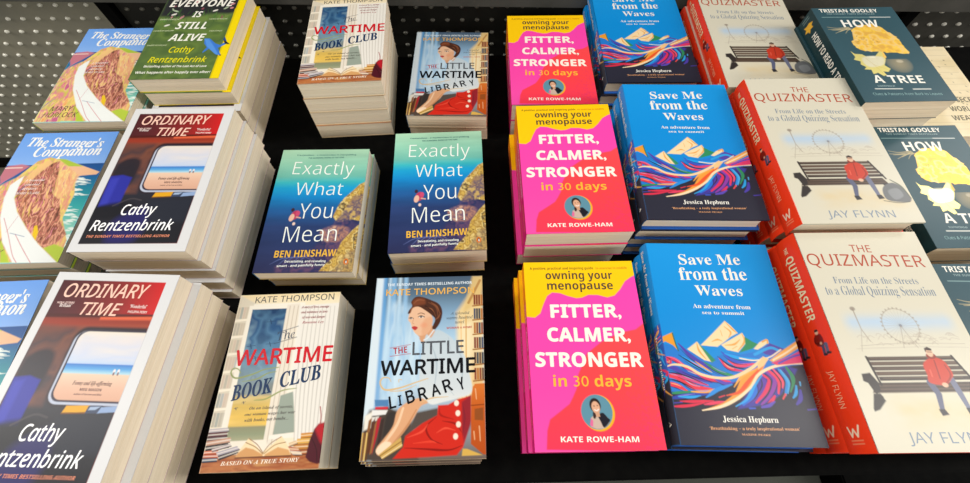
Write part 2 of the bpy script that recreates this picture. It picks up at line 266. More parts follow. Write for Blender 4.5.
    a.poly([(68.7,74.1),(75.1,65.6),(85.1,69.5),(95.1,77.7),(107.3,95.7),(112.0,112.9),(114.9,134.0),(98.7,140.4),(83.3,143.8),(70.9,145.5),(59.7,136.1),(57.3,118.1),(58.1,97.8),(60.7,80.2),(63.6,70.6)], a.grad([(50, '#b4c4ce'), (90, '#c3cfd5'), (130, '#cdd4d6'), (150, '#e2e2dc')]), 1, .8, True)
    for P in ([(68.9,80.4),(76.0,102.9),(73.7,133.4)], [(98.4,84.3),(104.9,103.5),(103.3,130.9)], [(82.9,123.1),(95.6,136.7)], [(88.5,74.3),(92.0,90.6)]): a.line(P, [.6, 2.2, .6], '#9fb0ba', .6)
    a.poly([(56.7,139.0),(36.9,148.8),(31.8,165.8),(22.7,178.3),(17.2,185.0),(16.5,189.8),(19.4,192.9),(24.5,191.8),(31.6,185.2),(42.9,172.9),(52.2,160.4),(60.1,147.6),(67.8,143.6)], sk, 1, .7, True)
    a.line([(41.5,148.8),(36.3,164.5),(25.9,179.7),(20.4,186.4)], [2.5, 3, 1.5], '#f0cca8', .8); a.line([(55.6,150.5),(45.7,167.4),(32.9,182.4)], [1, 2, 1], '#b8784c', .7)
    a.poly([(16.6,187.1),(23.0,181.0),(30.6,181.1),(30.1,185.8),(22.3,192.1),(17.3,191.1)], '#f2d4b4', 1, .6, True)
    a.poly([(19.3,192.1),(40.9,176.4),(42.9,185.2),(23.4,196.1)], '#caa258', 1, .5); a.line([(20.9,193.1),(41.6,180.5)], .8, '#7a5424', 1, False); a.line([(22.6,195.2),(42.4,183.6)], .7, '#f0dcaa', 1, False)
    a.poly([(78.7,146.7),(89.5,146.3),(98.7,141.6),(114.1,137.7),(113.9,162.6),(105.6,187.1),(99.0,194.4),(69.5,195.5),(33.9,196.2),(43.7,185.9),(45.4,175.7),(62.3,164.1),(78.1,156.5)], '#cc2a1c', 1, .7)
    for P, c in (([(77.4,157.9),(67.0,167.6),(71.9,178.7),(84.0,184.2)], '#86140f'), ([(83.6,162.2),(97.3,165.2),(104.1,173.5)], '#8c1812'), ([(45.2,186.6),(66.3,188.1),(90.1,189.6),(104.8,185.8)], '#7c120e'), ([(47.7,177.1),(62.6,171.7),(68.5,164.8)], '#e8503a'), ([(77.8,173.3),(86.8,169.2),(97.3,171.4)], '#e8503a'), ([(54.0,182.6),(72.0,181.4),(78.0,182.8)], '#e4442e'), ([(104.9,145.4),(107.1,159.7),(104.8,176.3)], '#8a1a1a'), ([(80.3,149.4),(82.0,156.5),(95.8,160.9)], '#a01c14')): a.line(P, [.5, 2.2, .5], c, .85)
    a.poly([(104.1,143.9),(114.1,137.0),(113.9,166.7),(106.3,183.1),(104.1,169.4)], '#7c2230', .8, 1.2)
    for p in [(98.4,145.0),(100.0,155.0),(100.6,165.9),(97.7,177.2)]: a.ell(p, 2.5, 2.9, '#efe0cc')
    a.poly([(116.1,128.9),(118.9,125.9),(129.0,125.4),(128.9,194.6),(126.0,194.3),(113.4,184.5),(114.1,141.1)], a.grad([(130, '#d0702c'), (150, '#c05a1e'), (198, '#b04a18')]), 1, .5)
    a.line([(114.0,147.7),(127.8,147.1)], .9, '#7a3410', 1, False); a.poly([(117.8,151.3),(127.0,150.0),(126.7,162.7),(117.7,161.9)], '#8a4a20', .9, .5)
    for P in ([(118.9,131.1),(119.9,141.4)], [(122.5,168.2),(123.3,181.9)], [(116.8,173.0),(117.4,180.5)]): a.line(P, [1.2, 2, 1.], '#e8b080', .9)
    a.poly([(105.1,188.7),(110.0,189.1),(125.3,194.9),(104.1,195.3)], '#d2a850', 1, .5)
    # head
    a.poly([(42.6,43.7),(45.8,38.0),(53.9,36.2),(65.2,41.8),(69.7,52.2),(68.4,62.4),(64.4,69.0),(57.1,71.8),(51.1,69.5),(46.7,63.5),(44.3,56.7),(41.4,52.8)], '#e2b694', 1, .5, True)
    a.poly([(59.7,53.7),(69.7,50.5),(68.7,62.4),(64.4,69.0),(57.9,71.3)], '#d89c74', .6, 1.5, True)
    a.poly([(40.3,45.4),(41.8,41.1),(45.0,36.3),(43.7,30.9),(48.6,25.3),(56.0,25.2),(67.4,29.5),(76.9,34.7),(81.0,43.9),(79.1,55.9),(73.1,65.0),(69.7,62.8),(72.8,53.2),(67.9,47.4),(60.9,42.0),(53.1,37.5),(46.3,38.4),(43.4,44.6)], '#4a2a1e', 1, .5, True)
    a.poly([(45.1,31.5),(50.0,26.8),(58.7,27.4),(60.6,33.7),(53.9,35.3),(47.0,36.3)], '#7c4228', .85, 1.5, True)
    for P in ([(46.9,33.3),(51.9,29.0),(59.6,29.6)], [(67.4,32.2),(74.4,37.7),(78.0,45.6)], [(72.3,54.0),(76.4,50.7),(78.8,45.6)], [(62.5,38.5),(68.6,41.0),(73.0,48.9)], [(43.2,44.6),(44.6,39.4),(48.8,37.1)]): a.line(P, [.5, 1.5, .5], '#94593a', .8)
    a.line([(64.0,32.1),(73.6,38.5),(76.4,50.7)], [.5, 1.6, .5], '#7a4830', .9); a.line([(60.7,36.4),(69.5,43.6),(72.2,48.9)], 1., '#2c1812', .9)
    a.poly([(45.8,62.1),(49.0,60.5),(53.0,62.3),(49.8,65.3)], '#b83a38', 1, .4, True)
    a.ell([(56.5,49.8)][0], 2.9, 1.1, '#f0e4da', -4); a.ell([(44.9,51.2)][0], 1.9, 1., '#f0e4da', -4); a.ell([(56.2,49.8)][0], 1.2, 1.1, '#33221e'); a.ell([(44.4,51.2)][0], 1., 1., '#33221e')
    a.line([(53.1,49.6),(56.1,48.3),(60.2,49.9)], .9, '#33201a'); a.line([(42.3,51.0),(44.5,50.0),(47.1,51.3)], .8, '#33201a')
    a.line([(52.3,46.3),(56.0,45.0),(60.3,46.5)], .8, '#5c3826'); a.line([(47.7,50.8),(46.7,56.7),(48.4,57.8)], .6, '#c08a68'); a.ell([(59.9,59.6)][0], 4, 3, '#e0906c', 0, .5, 1.5)
    # collar and ornament
    a.line([(71.8,65.5),(65.4,74.0),(60.6,76.9)], 1.5, '#d9e2e6', .9)
    gd = '#d6b684'
    a.line([(26.4,121.3),(23.7,117.5),(17.2,117.3),(14.7,122.7),(20.6,129.6),(35.6,128.3),(54.4,122.6),(66.9,119.0)], [.7, 1.6, 2., .8], gd); a.line([(35.2,122.2),(35.0,119.5),(38.2,119.6)], .8, gd)
    a.line([(26.3,131.5),(40.5,130.6),(54.5,125.6)], [.6, 1.3, .5], gd); a.line([(60.0,143.5),(72.3,139.3),(89.4,138.4)], [.6, 1.4, .5], gd)
    a.line([(22.6,85.0),(45.6,81.5)], .6, '#b04048', 1, False); a.line([(23.3,94.2),(46.4,91.7)], .6, '#b04048', 1, False)
    a.T('THE SUNDAY TIMES BESTSELLING AUTHOR', [(13.8,10.8),(116.3,10.1),(13.6,7.4)], '#dfe8ee', SANS_B)
    a.T('KATE THOMPSON', [(13.0,22.8),(119.0,21.8),(12.0,15.1)], '#e6b25a', SANS, .02)
    a.T('THE', [(27.1,92.1),(42.4,90.5),(26.6,85.1)], '#b04048', SANS_B)
    a.T('LITTLE', [(48.5,93.3),(106.2,92.2),(47.8,79.1)], '#55595e', SANS, .014)
    a.T('WARTIME', [(14.1,114.8),(118.8,113.4),(12.5,99.3)], '#0c0e12', SANS, .026)
    for ch, P in zip('LIBRARY', ([(27.5,148.9),(34.0,147.6),(26.7,136.8)], [(36.7,146.1),(40.1,145.5),(36.1,136.1)], [(46.3,144.5),(54.0,142.2),(44.5,131.7)], [(59.1,142.0),(67.6,139.9),(57.8,129.0)], [(72.6,138.1),(81.5,135.7),(74.2,125.2)], [(86.2,134.3),(94.7,131.5),(84.7,121.3)], [(102.1,132.1),(108.3,130.2),(100.5,119.6)])):
        a.T(ch, P, '#0f1116', SANS, .022)
    for k, (t, P) in enumerate((('A splendid', [(90.7,48.0),(113.0,47.6),(90.6,44.6)]), ('warm-hearted', [(86.2,53.6),(116.9,52.9),(86.2,49.6)]), ('novel', [(96.3,58.7),(106.9,58.5),(96.3,55.0)]), ('WOMAN & HOME', [(86.4,64.9),(115.8,64.3),(86.4,62.5)]))): a.T(t, P, '#4a5058' if k < 3 else '#c05a50', SERIF_I if k < 3 else SANS_B)
def art_cove():                                                     # sea and rocks
    a = ART['EWYM'] = Art(129.0, 198.0, '#2a3a6a')
    a.C[:] = a.grad([(0, '#a9d2b2'), (28, '#8ecab0'), (48, '#72c0b0'), (58, '#3ab2ba'), (68, '#1a9ccc'), (84, '#1382c4'), (104, '#1f5c9a'), (130, '#293f70'), (198, '#2a2e54')])
    n = a.noise(24, 31, 3, 3, .5)[..., None]; a.C = a.C*(.82+.36*n)
    a.mottle([(84, 145), (100, 118), (129, 100), (129, 198), (30, 198), (28, 190), (46, 172), (70, 168)], ['#262a50', '#4a3c60', '#2c3058', '#6a4a66', '#363660'], 14, 33, .85, 3)
    a.mottle([(77.6,139.1),(94.6,129.9),(113.1,132.6),(118.0,140.6),(104.3,153.6),(87.6,153.0)], ['#5c4a62', '#c08a70', '#7a5c70', '#e0b090'], 8, 35, .85, 2, True)
    ys = ['#8a6c34', '#d6b45a', '#a8823c', '#e6cc80', '#5c4a34', '#cfa850']
    a.mottle([(129.7,58.3),(122.1,62.9),(113.0,74.4),(104.0,84.6),(96.8,96.9),(91.4,115.7),(96.4,122.0),(111.8,118.6),(130.4,123.3)], ys, 9, 36, 1, .8)
    a.mottle([(116.3,83.0),(129.5,79.4),(130.8,113.3),(111.7,122.6),(96.4,123.0),(105.2,108.2)], ['#4c4464', '#a08060', '#54486a', '#c8a868'], 8, 39, .9, 2)
    a.mottle([(131.1,126.3),(121.4,136.8),(109.2,153.8),(102.1,176.2),(90.5,188.7),(85.6,196.3),(130.7,197.8)], ys, 8, 37, 1, .8)
    a.mottle([(118.7,169.3),(130.4,164.1),(130.3,197.8),(103.3,196.9)], ['#5a5048', '#b89860', '#7a6450', '#d8c088'], 7, 38, .75, 2)
    for k in range(5): a.line([(20+k*9, 186+k%2*3), (34+k*8, 178-k), (50+k*7, 176+k)], [.4, 1.3, .4], '#6a78b0', .7)
    a.ell([(38.8,112.6)][0], 5.5, 7.5, '#b83a5c', 20); a.ell([(34.9,116.5)][0], 3.5, 6, '#e8b8a0', 10); a.ell([(34.3,104.2)][0], 2.4, 3, '#3c2430'); a.line([(41.5,115.8),(47.0,117.0)], 2, '#d8a898'); a.ell([(39.7,126.2)][0], 2, 2.4, '#f0d0c0'); a.ell([(42.2,109.7)][0], 3, 4, '#cc4a70')
    w = '#f2f6ee'
    a.T('Exactly', [(21.3,44.4),(110.5,46.4),(20.5,20.7)], w, SANS, -.012); a.T('What', [(31.8,80.2),(99.3,81.0),(31.2,57.7)], w, SANS, -.012)
    a.T('You', [(44.1,118.5),(90.0,118.1),(41.9,94.2)], w, SANS, -.012); a.T('Mean', [(29.9,154.8),(101.3,153.2),(30.2,131.0)], w, SANS, -.012)
    a.T('BEN HINSHAW', [(23.3,176.5),(104.1,175.2),(23.0,166.4)], '#ecb840', SANS_B)
    a.T('Tremendous - a masterclass in storytelling', [(22.0,11.1),(110.1,11.3),(22.0,8.7)], '#3c6a6a', SANS_B); a.T('THE GUARDIAN, BOOKS OF THE YEAR', [(40.1,16.6),(92.9,16.0),(40.1,14.3)], '#3c6a6a', SANS_B)
    a.T('Devastating, and revealing', [(38.9,183.7),(92.2,183.6),(38.8,180.4)], w, SANS_B); a.T('smart - and painfully funny', [(29.8,190.0),(92.1,188.7),(29.6,186.7)], w, SANS_B)
    c = [(118.8,183.2)][0]; a.ell(c, 3.2, 4.2, '#e07828'); a.ell(c, 1.5, 2.8, '#2a2220'); a.ell((c[0]+.2, c[1]+.6), .8, 1.8, '#f4f0e8')
def art_headland():                                                 # pink headland, white road, blue sky
    a = ART['ST'] = Art(134.3, 206.4, '#6f9fe2')
    a.C[:] = a.grad([(0, '#6a9ee6'), (40, '#7aa8e8'), (55, '#86b0ea')])
    W, H = a.w, a.h
    a.poly([(0, 57), (W, 56), (W, H), (0, H)], a.grad([(56, '#1c4e8e'), (75, '#1a5a98'), (100, '#1c8498'), (130, '#3aa8a4'), (160, '#8cccb8'), (206, '#9cd4bc')]), 1, .5)
    a.poly([(-3.1,69.6),(2.2,57.9),(20.2,55.0),(33.0,58.8),(16.8,76.8),(5.2,86.4)], '#c87880', .9, 1.2); a.line([(-1.7,61.2),(23.0,60.9)], 2, '#e8c8c0')
    # far spit
    a.poly([(69.8,47.9),(89.0,53.6),(108.7,61.0),(133.3,70.9),(130.8,75.2),(114.9,76.4),(91.4,79.0)], '#eab890', 1, .6); a.poly([(59.2,45.8),(78.3,48.1),(107.3,61.0),(83.5,60.3)], '#a8c040', 1, .8)
    # foam and shallows
    rnd = random.Random(6)
    sh = [(110.7,79.6),(106.5,89.3),(108.3,106.4),(94.8,112.3),(110.8,137.4),(131.2,167.4),(128.3,184.3)]
    for k in range(130):
        t = rnd.random()*(len(sh)-1); i = int(t); f = t-i; x = sh[i][0]*(1-f)+sh[i+1][0]*f+rnd.gauss(4, 6); y = sh[i][1]*(1-f)+sh[i+1][1]*f
        a.line([(x-5, y), (x, y+rnd.uniform(-1, 1)), (x+rnd.uniform(4, 10), y+1)], [.4, rnd.uniform(1.5, 3), .4], '#e6efe6', .8)
    # grass
    a.poly([(8.4,92.9),(20.0,83.5),(40.3,50.4),(54.2,43.9),(70.6,49.6),(88.4,65.5),(102.4,79.3),(113.7,106.6),(113.4,143.5),(132.3,176.0),(135.3,206.4),(63.1,203.9),(13.5,202.5)], '#d8c060', 1, .7)
    a.mottle([(8.4,92.9),(20.0,83.5),(40.3,50.4),(54.2,43.9),(70.6,49.6),(88.4,62.1),(103.8,79.4),(113.7,106.6),(113.4,143.5),(132.3,176.0),(135.3,206.4),(63.1,203.9),(13.5,202.5)], ['#c4c848', '#e8b880', '#e8d468', '#e09080', '#c8c450', '#d87888'], 14, 45, .95, .8, False, .6, 1.5)
    lf = [(0, 95), (20, 78), (60, 62), (58, 100), (45, 205), (0, 206)]
    a.mottle([(0, 98), (14, 84), (40, 66), (58, 58), (70, 62), (60, 90), (38, 95), (30, 140), (40, 205), (0, 205)], ['#e8a060', '#f0d878', '#d87890', '#c8c050', '#e8b890', '#c05888'], 13, 41, .95, 1.5, False, .5, 1.3)
    rockP = [(61.6,54.5),(71.1,50.7),(77.4,68.6),(80.5,85.3),(85.3,105.7),(98.9,115.6),(113.4,149.4),(128.7,167.3),(119.5,181.2),(106.8,186.5),(86.3,169.0),(56.9,138.8),(38.7,116.9),(33.0,93.7),(41.3,70.9)]
    a.mottle(rockP, ['#6a4030', '#c87a68', '#8c5640', '#e8a888', '#b46a5c', '#7a4a30', '#d8848c', '#e8bc80'], 9, 43, 1, .8, False, .5, 1.6)
    for k in range(60):
        x = rnd.uniform(40, 92); y = rnd.uniform(80, 185)
        a.line([(x, y), (x+rnd.uniform(1, 4), y+rnd.uniform(6, 14)), (x+rnd.uniform(0, 8), y+rnd.uniform(15, 26))], [.3, rnd.uniform(.8, 2.2), .3], rnd.choice(['#e09a70', '#b85a68', '#643826', '#ecb898', '#d87890', '#9a5034', '#e0c050', '#f0d070']), .7)
    a.poly([(38.6,70.8),(45.5,55.8),(56.0,48.1),(62.2,54.5),(51.7,69.5),(44.8,84.2),(36.9,90.5)], '#ecc080', .9, 1.2)
    a.poly([(70.8,51.3),(88.4,62.1),(107.9,76.2),(107.9,92.6),(105.6,106.3),(94.8,112.3),(88.1,109.0),(83.2,85.4)], '#e8bc98', .25, 2.)
    a.mottle([(70.8,51.3),(88.4,62.1),(107.9,76.2),(107.9,92.6),(105.6,106.3),(94.8,112.3),(88.1,109.0),(83.2,85.4)], ['#ecc08c', '#e8a078', '#f0d488', '#d8808c'], 9, 46, .85, 1.5, False, .6, 1.4)
    for k in range(40):
        x = rnd.uniform(62, 100); y = rnd.uniform(72, 120); a.line([(x, y), (x+2, y+7), (x+rnd.uniform(2, 8), y+14)], [.3, 1.4, .3], rnd.choice(['#f4d890', '#d88878', '#ecb090', '#c86c78']), .6)
    for k in range(26):
        x = rnd.uniform(-2, 34); y = rnd.uniform(80, 190); a.line([(x, y+14), (x+6, y), (x+14, y-10)], [.4, rnd.uniform(1, 2.4), .4], rnd.choice(['#e87898', '#f0d060', '#d05878', '#e8a850', '#b8c040', '#6a5cae']), .75)
    # road
    a.poly([(28.7,78.8),(32.6,75.6),(32.8,90.4),(35.7,110.6),(50.1,132.6),(73.2,157.1),(99.2,180.7),(134.3,206.9),(78.4,205.3),(52.1,176.5),(32.1,141.1),(22.2,110.2),(20.5,90.0)], '#e9ece8', 1, .8)
    for P in ([(37.4,141.3),(54.1,165.2),(72.9,193.8),(83.4,205.4)], [(63.1,165.4),(81.5,185.7),(100.8,205.9)]): a.line(P, .8, '#c85060', .8)
    a.line([(56.0,163.8),(76.3,169.3)], 1., '#8898b0', .8); a.line([(50.1,162.2),(54.3,138.8)], [.5, 1.6, .5], '#c87078', .9)
    a.poly([(82.2,154.4),(85.4,153.0),(91.4,163.4),(93.0,175.4),(85.6,167.5)], '#e8c020', 1, .6)
    a.poly([(48.1,173.6),(56.1,182.2),(74.7,205.2),(63.5,204.9)], '#b4c83c', 1, 1)
    a.poly([(108.1,186.5),(119.5,181.2),(134.6,187.2),(135.6,206.9),(134.3,206.9)], '#b0c440', 1, 1.)
    w = '#f2f2ee'
    a.T("The Stranger's", [(12.4,23.2),(119.5,28.1),(9.0,6.7)], w, SERIF_BI, .012); a.T('Companion', [(28.3,42.4),(122.0,41.7),(20.4,25.2)], w, SERIF_BI, .012)
    for k, (t, x0, x1) in enumerate((('A beautiful', 37, 64), ('coastal', 40, 60), ('mystery', 40, 59), ('MARIE CLAIRE', 35, 66))): a.fine(t, x0, x1, 84+k*7, 3.6, '#f0e0d8', SERIF_BI)
    a.T('MARY', [(14.5,184.3),(48.5,183.6),(12.3,174.6)], '#5a4a3c', SANS_I); a.T('HORLOCK', [(8.4,195.9),(59.9,196.4),(7.1,186.4)], '#5a4a3c', SANS_I)
def art_pink():                                                     # yellow wave over pink and coral
    a = ART['FCS'] = Art(137.0, 213.0, '#f83fa4')
    W, H = a.w, a.h
    a.C[:] = a.grad([(0, '#fb44ae'), (150, '#f748a6'), (213, '#f450a8')])
    a.poly([(137.6,79.7),(126.9,87.0),(107.8,90.5),(84.2,101.0),(66.1,113.9),(59.2,126.6),(53.7,136.6),(50.3,151.2),(44.9,160.6),(40.7,167.0),(30.6,173.9),(18.3,182.1),(14.4,193.0),(12.3,210.8),(137.2,214.9),(159.9,215.3),(144.4,89.6)], a.grad([(80, '#fb4a50'), (150, '#fa4448'), (213, '#f63a56')]), 1, .6)
    n = a.noise(1.6, 51, 1); m = np.clip((a.X-.55*W)/(.4*W), 0, 1)*np.clip((a.Y-.5*H)/(.4*H), 0, 1)*(n > .62)*.35; a.put(m, '#d82a78')
    a.poly([(-5.7,-6.0),(139.8,-3.9),(138.6,18.8),(132.1,21.9),(124.3,27.0),(116.7,37.3),(108.6,45.2),(99.5,47.5),(88.4,44.3),(76.9,43.8),(68.8,47.2),(62.0,47.9),(51.7,45.0),(42.4,41.2),(32.9,40.1),(26.4,44.6),(21.2,54.8),(16.6,66.0),(9.7,71.1),(0.4,70.0),(-5.1,68.0)], '#fbc80c', 1, .5)
    c = [(69.2,175.3)][0]
    a.ell((c[0]+1.6, c[1]+1.), 17.6, 18.2, '#f0b020'); a.ell(c, 17, 17.5, '#5d8ea0')
    a.poly([(c[0]-8, c[1]+14.6), (c[0]-7, c[1]+6), (c[0]-2, c[1]+2), (c[0]+4, c[1]+2), (c[0]+11, c[1]+6), (c[0]+12, c[1]+11), (c[0]+5, c[1]+16.5), (c[0]-2, c[1]+16.8)], '#c8b0a0', 1, .4)
    a.poly([(c[0]+1, c[1]+4), (c[0]+6, c[1]+1), (c[0]+11, c[1]+6), (c[0]+13, c[1]+9), (c[0]+6, c[1]+15.5), (c[0]+3, c[1]+10)], '#1c1c26', 1, .5, True)
    a.poly([(c[0]-9, c[1]+13), (c[0]-7, c[1]+6), (c[0]-5, c[1]+9), (c[0]-6, c[1]+15)], '#e06a98', 1, .4)
    a.ell((c[0]-1, c[1]-6.5), 6, 7.4, '#2c1e1c', -10); a.ell((c[0]-2.5, c[1]+2), 2, 5, '#3a2622', 10)
    a.ell((c[0]-.6, c[1]-4.4), 4.4, 6.2, '#dca888', -10); a.poly([(c[0]-2, c[1]), (c[0]+2.5, c[1]), (c[0]+3, c[1]+5), (c[0]-1, c[1]+5)], '#cf9c7c', 1, .4)
    a.line([(c[0]-2, c[1]-2), (c[0]+.2, c[1]-1), (c[0]+2.2, c[1]-2.4)], .9, '#f6ece6'); a.ell((c[0]-2.3, c[1]-5.8), .7, .5, '#3c2822'); a.ell((c[0]+1.4, c[1]-6.2), .7, .5, '#3c2822')
    br = '#5a4a34'; w = '#fdf0e2'
    a.T('A positive, practical and inspiring guide', [(7.5,9.9),(87.2,10.6),(7.7,6.4)], '#8a6a1c', SANS_B); a.T('to exercise in midlife', [(90.1,10.6),(129.5,10.8),(90.6,7.6)], '#d08a18', SANS_B)
    a.T('owning your', [(26.5,22.9),(109.5,23.7),(27.3,11.9)], br, SANS_B); a.T('menopause', [(27.4,36.5),(108.3,37.3),(28.0,28.3)], br, SANS_B)
    b = .024
    a.T('FITTER,', [(29.0,71.2),(112.4,72.1),(30.2,55.8)], w, SANS_B, b); a.T('CALMER,', [(22.9,99.1),(118.5,100.6),(24.1,83.6)], w, SANS_B, b)
    a.T('STRONGER', [(7.1,127.1),(128.4,129.2),(8.1,111.7)], w, SANS_B, b); a.T('in 30 days', [(25.0,148.8),(111.6,150.3),(26.1,136.4)], '#fbb43a', SANS_B)
    a.T('KATE ROWE-HAM', [(27.8,204.0),(109.9,205.2),(28.3,198.6)], w, SANS_B)
def art_waves():                                                    # blue sky, cream peaks, coloured waves
    a = ART['SMW'] = Art(153.5, 233.0, '#0e8cd8')
    W, H = a.w, a.h
    a.C[:] = a.grad([(0, '#1896e0'), (90, '#0a8cd8'), (150, '#0e88d4')])
    dk = '#2b2b39'
    a.poly([(-14.4,179.3),(-2.3,180.0),(13.6,181.6),(37.6,183.0),(71.2,169.8),(109.9,155.5),(140.5,150.1),(157.6,148.5),(169.2,243.0),(-23.0,247.4)], dk, 1, .8)
    a.poly([(-2, 165), (W+2, 165), (W+2, H+2), (-2, H+2)], dk, 1, 1)
    def L(P, w, c): a.line(P, w, c)
    a.poly([(-11.1,132.8),(-1.8,128.4),(12.9,130.2),(24.5,136.3),(52.2,145.1),(68.8,137.5),(85.2,139.3),(103.0,135.8),(121.8,129.1),(137.9,132.0),(155.6,129.5),(157.6,148.5),(140.4,150.5),(104.5,160.2),(73.5,168.8),(37.7,182.4),(11.6,181.6),(-6.4,180.1),(-15.5,173.5)], '#2478cc', 1, .8)
    # peaks
    cr, og = '#f3d6a6', '#e8a24c'
    a.poly([(42.9,129.6),(58.8,116.4),(77.3,100.5),(82.9,106.0),(89.0,114.7),(79.6,119.3),(71.8,124.8),(61.8,131.0)], cr, 1, .5)
    for P in ([(77.2,101.0),(84.0,110.4),(88.5,115.0)], [(75.0,107.3),(81.0,113.8),(77.2,120.4)], [(56.8,125.1),(63.7,122.8),(68.7,124.4)], [(69.6,111.8),(70.2,118.4)]): L(P, [.6, 2, .6], og)
    a.poly([(66.6,128.7),(78.8,122.5),(94.2,114.4),(97.6,124.3),(84.1,136.8),(71.7,134.3)], cr, 1, .5)
    for P in ([(93.6,115.3),(94.4,124.4),(84.2,135.1)], [(70.8,129.1),(81.8,127.8),(89.6,122.3)], [(78.3,133.2),(84.5,129.9)]): L(P, [.6, 2.2, .6], og)
    a.poly([(95.8,118.9),(103.0,124.2),(109.6,127.3),(100.7,132.7),(85.3,137.2),(94.6,127.5)], '#2f8a5a', 1, .5)
    a.poly([(102.8,132.7),(111.3,125.1),(120.3,121.1),(122.2,124.9),(113.0,130.4),(106.8,133.6)], cr, 1, .5); L([(114.7,124.4),(120.7,122.1),(120.6,126.0)], 1.8, og)
    a.poly([(108.6,134.7),(122.8,125.9),(137.8,132.4),(122.6,140.6),(114.8,138.7)], '#5242a0', 1, .6); L([(102.1,139.0),(121.2,131.3),(130.9,134.2)], 3, '#2a9ee0')
    a.poly([(26.7,134.2),(39.6,125.4),(45.2,133.8),(52.6,148.2),(43.6,146.3)], cr, 1, .5); L([(38.9,126.5),(39.9,136.0),(45.9,145.3)], [.6, 2.4, .8], og)
    a.poly([(40.3,127.1),(48.0,135.9),(56.2,146.1),(51.3,149.2)], '#2f8a5a', .95, .5)
    a.poly([(-11.6,133.2),(-2.9,121.9),(13.1,115.1),(13.9,124.9),(16.1,136.1),(10.8,129.8),(3.0,125.7)], '#e89a30', 1, .5); L([(12.9,116.0),(14.4,128.1),(16.1,136.1)], 1.4, '#2c6a4c')
    # ribbons of the left wave
    rb = [('#d8305c', 4, [(-4.3,143.2),(10.0,146.0),(24.7,156.9),(45.8,164.4)]), ('#4c3fa6', 5, [(17.6,128.0),(29.7,142.5),(44.3,152.4),(62.8,162.1)]), ('#1c9ce4', 5, [(19.1,142.7),(33.9,152.6),(49.0,159.4)]), ('#d8305c', 4, [(60.9,143.9),(68.9,154.0),(84.6,157.7)]), ('#2f8a5a', 4, [(43.1,148.4),(57.6,158.2),(76.8,163.8)]), ('#e0466c', 6, [(70.7,146.8),(82.2,150.7),(99.3,149.3)]), ('#3a54c0', 4, [(64.8,136.6),(77.0,146.7),(95.4,148.4)]), ('#1c9ce4', 4, [(68.5,138.6),(84.1,143.5),(104.9,144.1)]),
          ('#4c3fa6', 6, [(-5.8,152.4),(12.1,157.1),(27.2,164.8),(46.5,170.3)]), ('#d03058', 6, [(1.4,147.2),(3.3,148.2),(-4.4,144.2)]), ('#e03a4c', 7, [(-5.6,163.5),(10.6,165.1),(25.2,174.6),(45.0,177.1)]), ('#d0487c', 5, [(7.2,161.2),(22.7,166.9),(41.8,173.3)]), ('#2458b8', 5, [(12.5,155.1),(31.7,162.7),(57.3,168.1)]), ('#d8305c', 5, [(28.4,158.8),(45.4,166.4),(67.3,168.9)]), ('#5a48b0', 4, [(47.9,164.4),(60.7,171.0),(71.2,169.8)]),
          ('#e03a4c', 5, [(-5.9,171.4),(6.9,174.0),(18.1,179.6)]), ('#2f8a5a', 3, [(-2.8,182.5),(11.7,181.1),(34.2,179.8)]), ('#e8a24c', 3.4, [(22.0,180.1),(38.2,180.1),(49.1,177.0)]), ('#2a8ad8', 4.5, [(37.0,185.8),(50.9,177.9),(68.6,171.8)]), ('#3044a8', 5, [(-3.7,187.7),(17.1,184.4),(39.7,182.4)]), ('#2a9ee0', 3, [(6.8,185.5),(20.9,185.8),(31.3,184.1)]), ('#d8304c', 3.4, [(7.9,190.2),(28.0,190.2),(44.3,189.1)]), ('#d8304c', 3, [(-3.1,195.7),(15.1,194.7),(33.7,191.5)]), ('#4c3fa6', 3.6, [(-2.5,192.3),(9.7,191.3)]), ('#e03a4c', 4, [(51.1,185.5),(57.6,183.5)]), ('#e04060', 3.6, [(33.4,193.0),(45.8,191.3),(56.2,189.6)]),
          ('#1d1f30', 1.8, [(15.2,140.7),(30.1,150.7),(48.3,162.4)]), ('#1d1f30', 1.6, [(-2.8,159.4),(17.2,163.0),(39.9,172.4)]), ('#1d1f30', 1.6, [(59.3,141.9),(71.5,151.9),(89.1,156.0)]), ('#1d1f30', 1.5, [(-0.1,167.3),(13.6,171.0),(26.5,178.1)]), ('#e8a24c', 2, [(32.8,147.6),(41.8,154.5),(49.0,159.4)])]
    rj = random.Random(17)
    def side(P, d):
        Q = spl(P); o = []
        for k in range(len(Q)):
            e = Q[min(k+1, len(Q)-1)]-Q[max(k-1, 0)]; e = e/(np.hypot(*e)+1e-9); o.append(Q[k]+np.array([-e[1], e[0]])*d)
        return o
    def ribbon(c, w, P):
        a.line(P, [w*.3, w, w*.9, w*.25], c)
        if len(P) > 2 and w > 3:
            a.line(side(P, w*.55)[2:-2], [.3, 1.1, .3], '#1d1f30', .9, False)
            if rj.random() < .6: a.line(side(P, -w*.2)[4:-5], [.3, .9, .3], rj.choice(['#f0c890', '#7cc4f0', '#f08aa0', '#9a88d8']), .9, False)
    for c, w, P in rb: ribbon(c, w, P)
    # right wave: fan of arcs
    a.poly([(94.3,167.3),(114.1,155.5),(135.9,151.6),(145.3,154.4),(134.7,168.5),(118.2,182.2),(99.4,192.0),(68.2,197.3),(76.9,186.9)], '#3f3a98', 1, 1.)
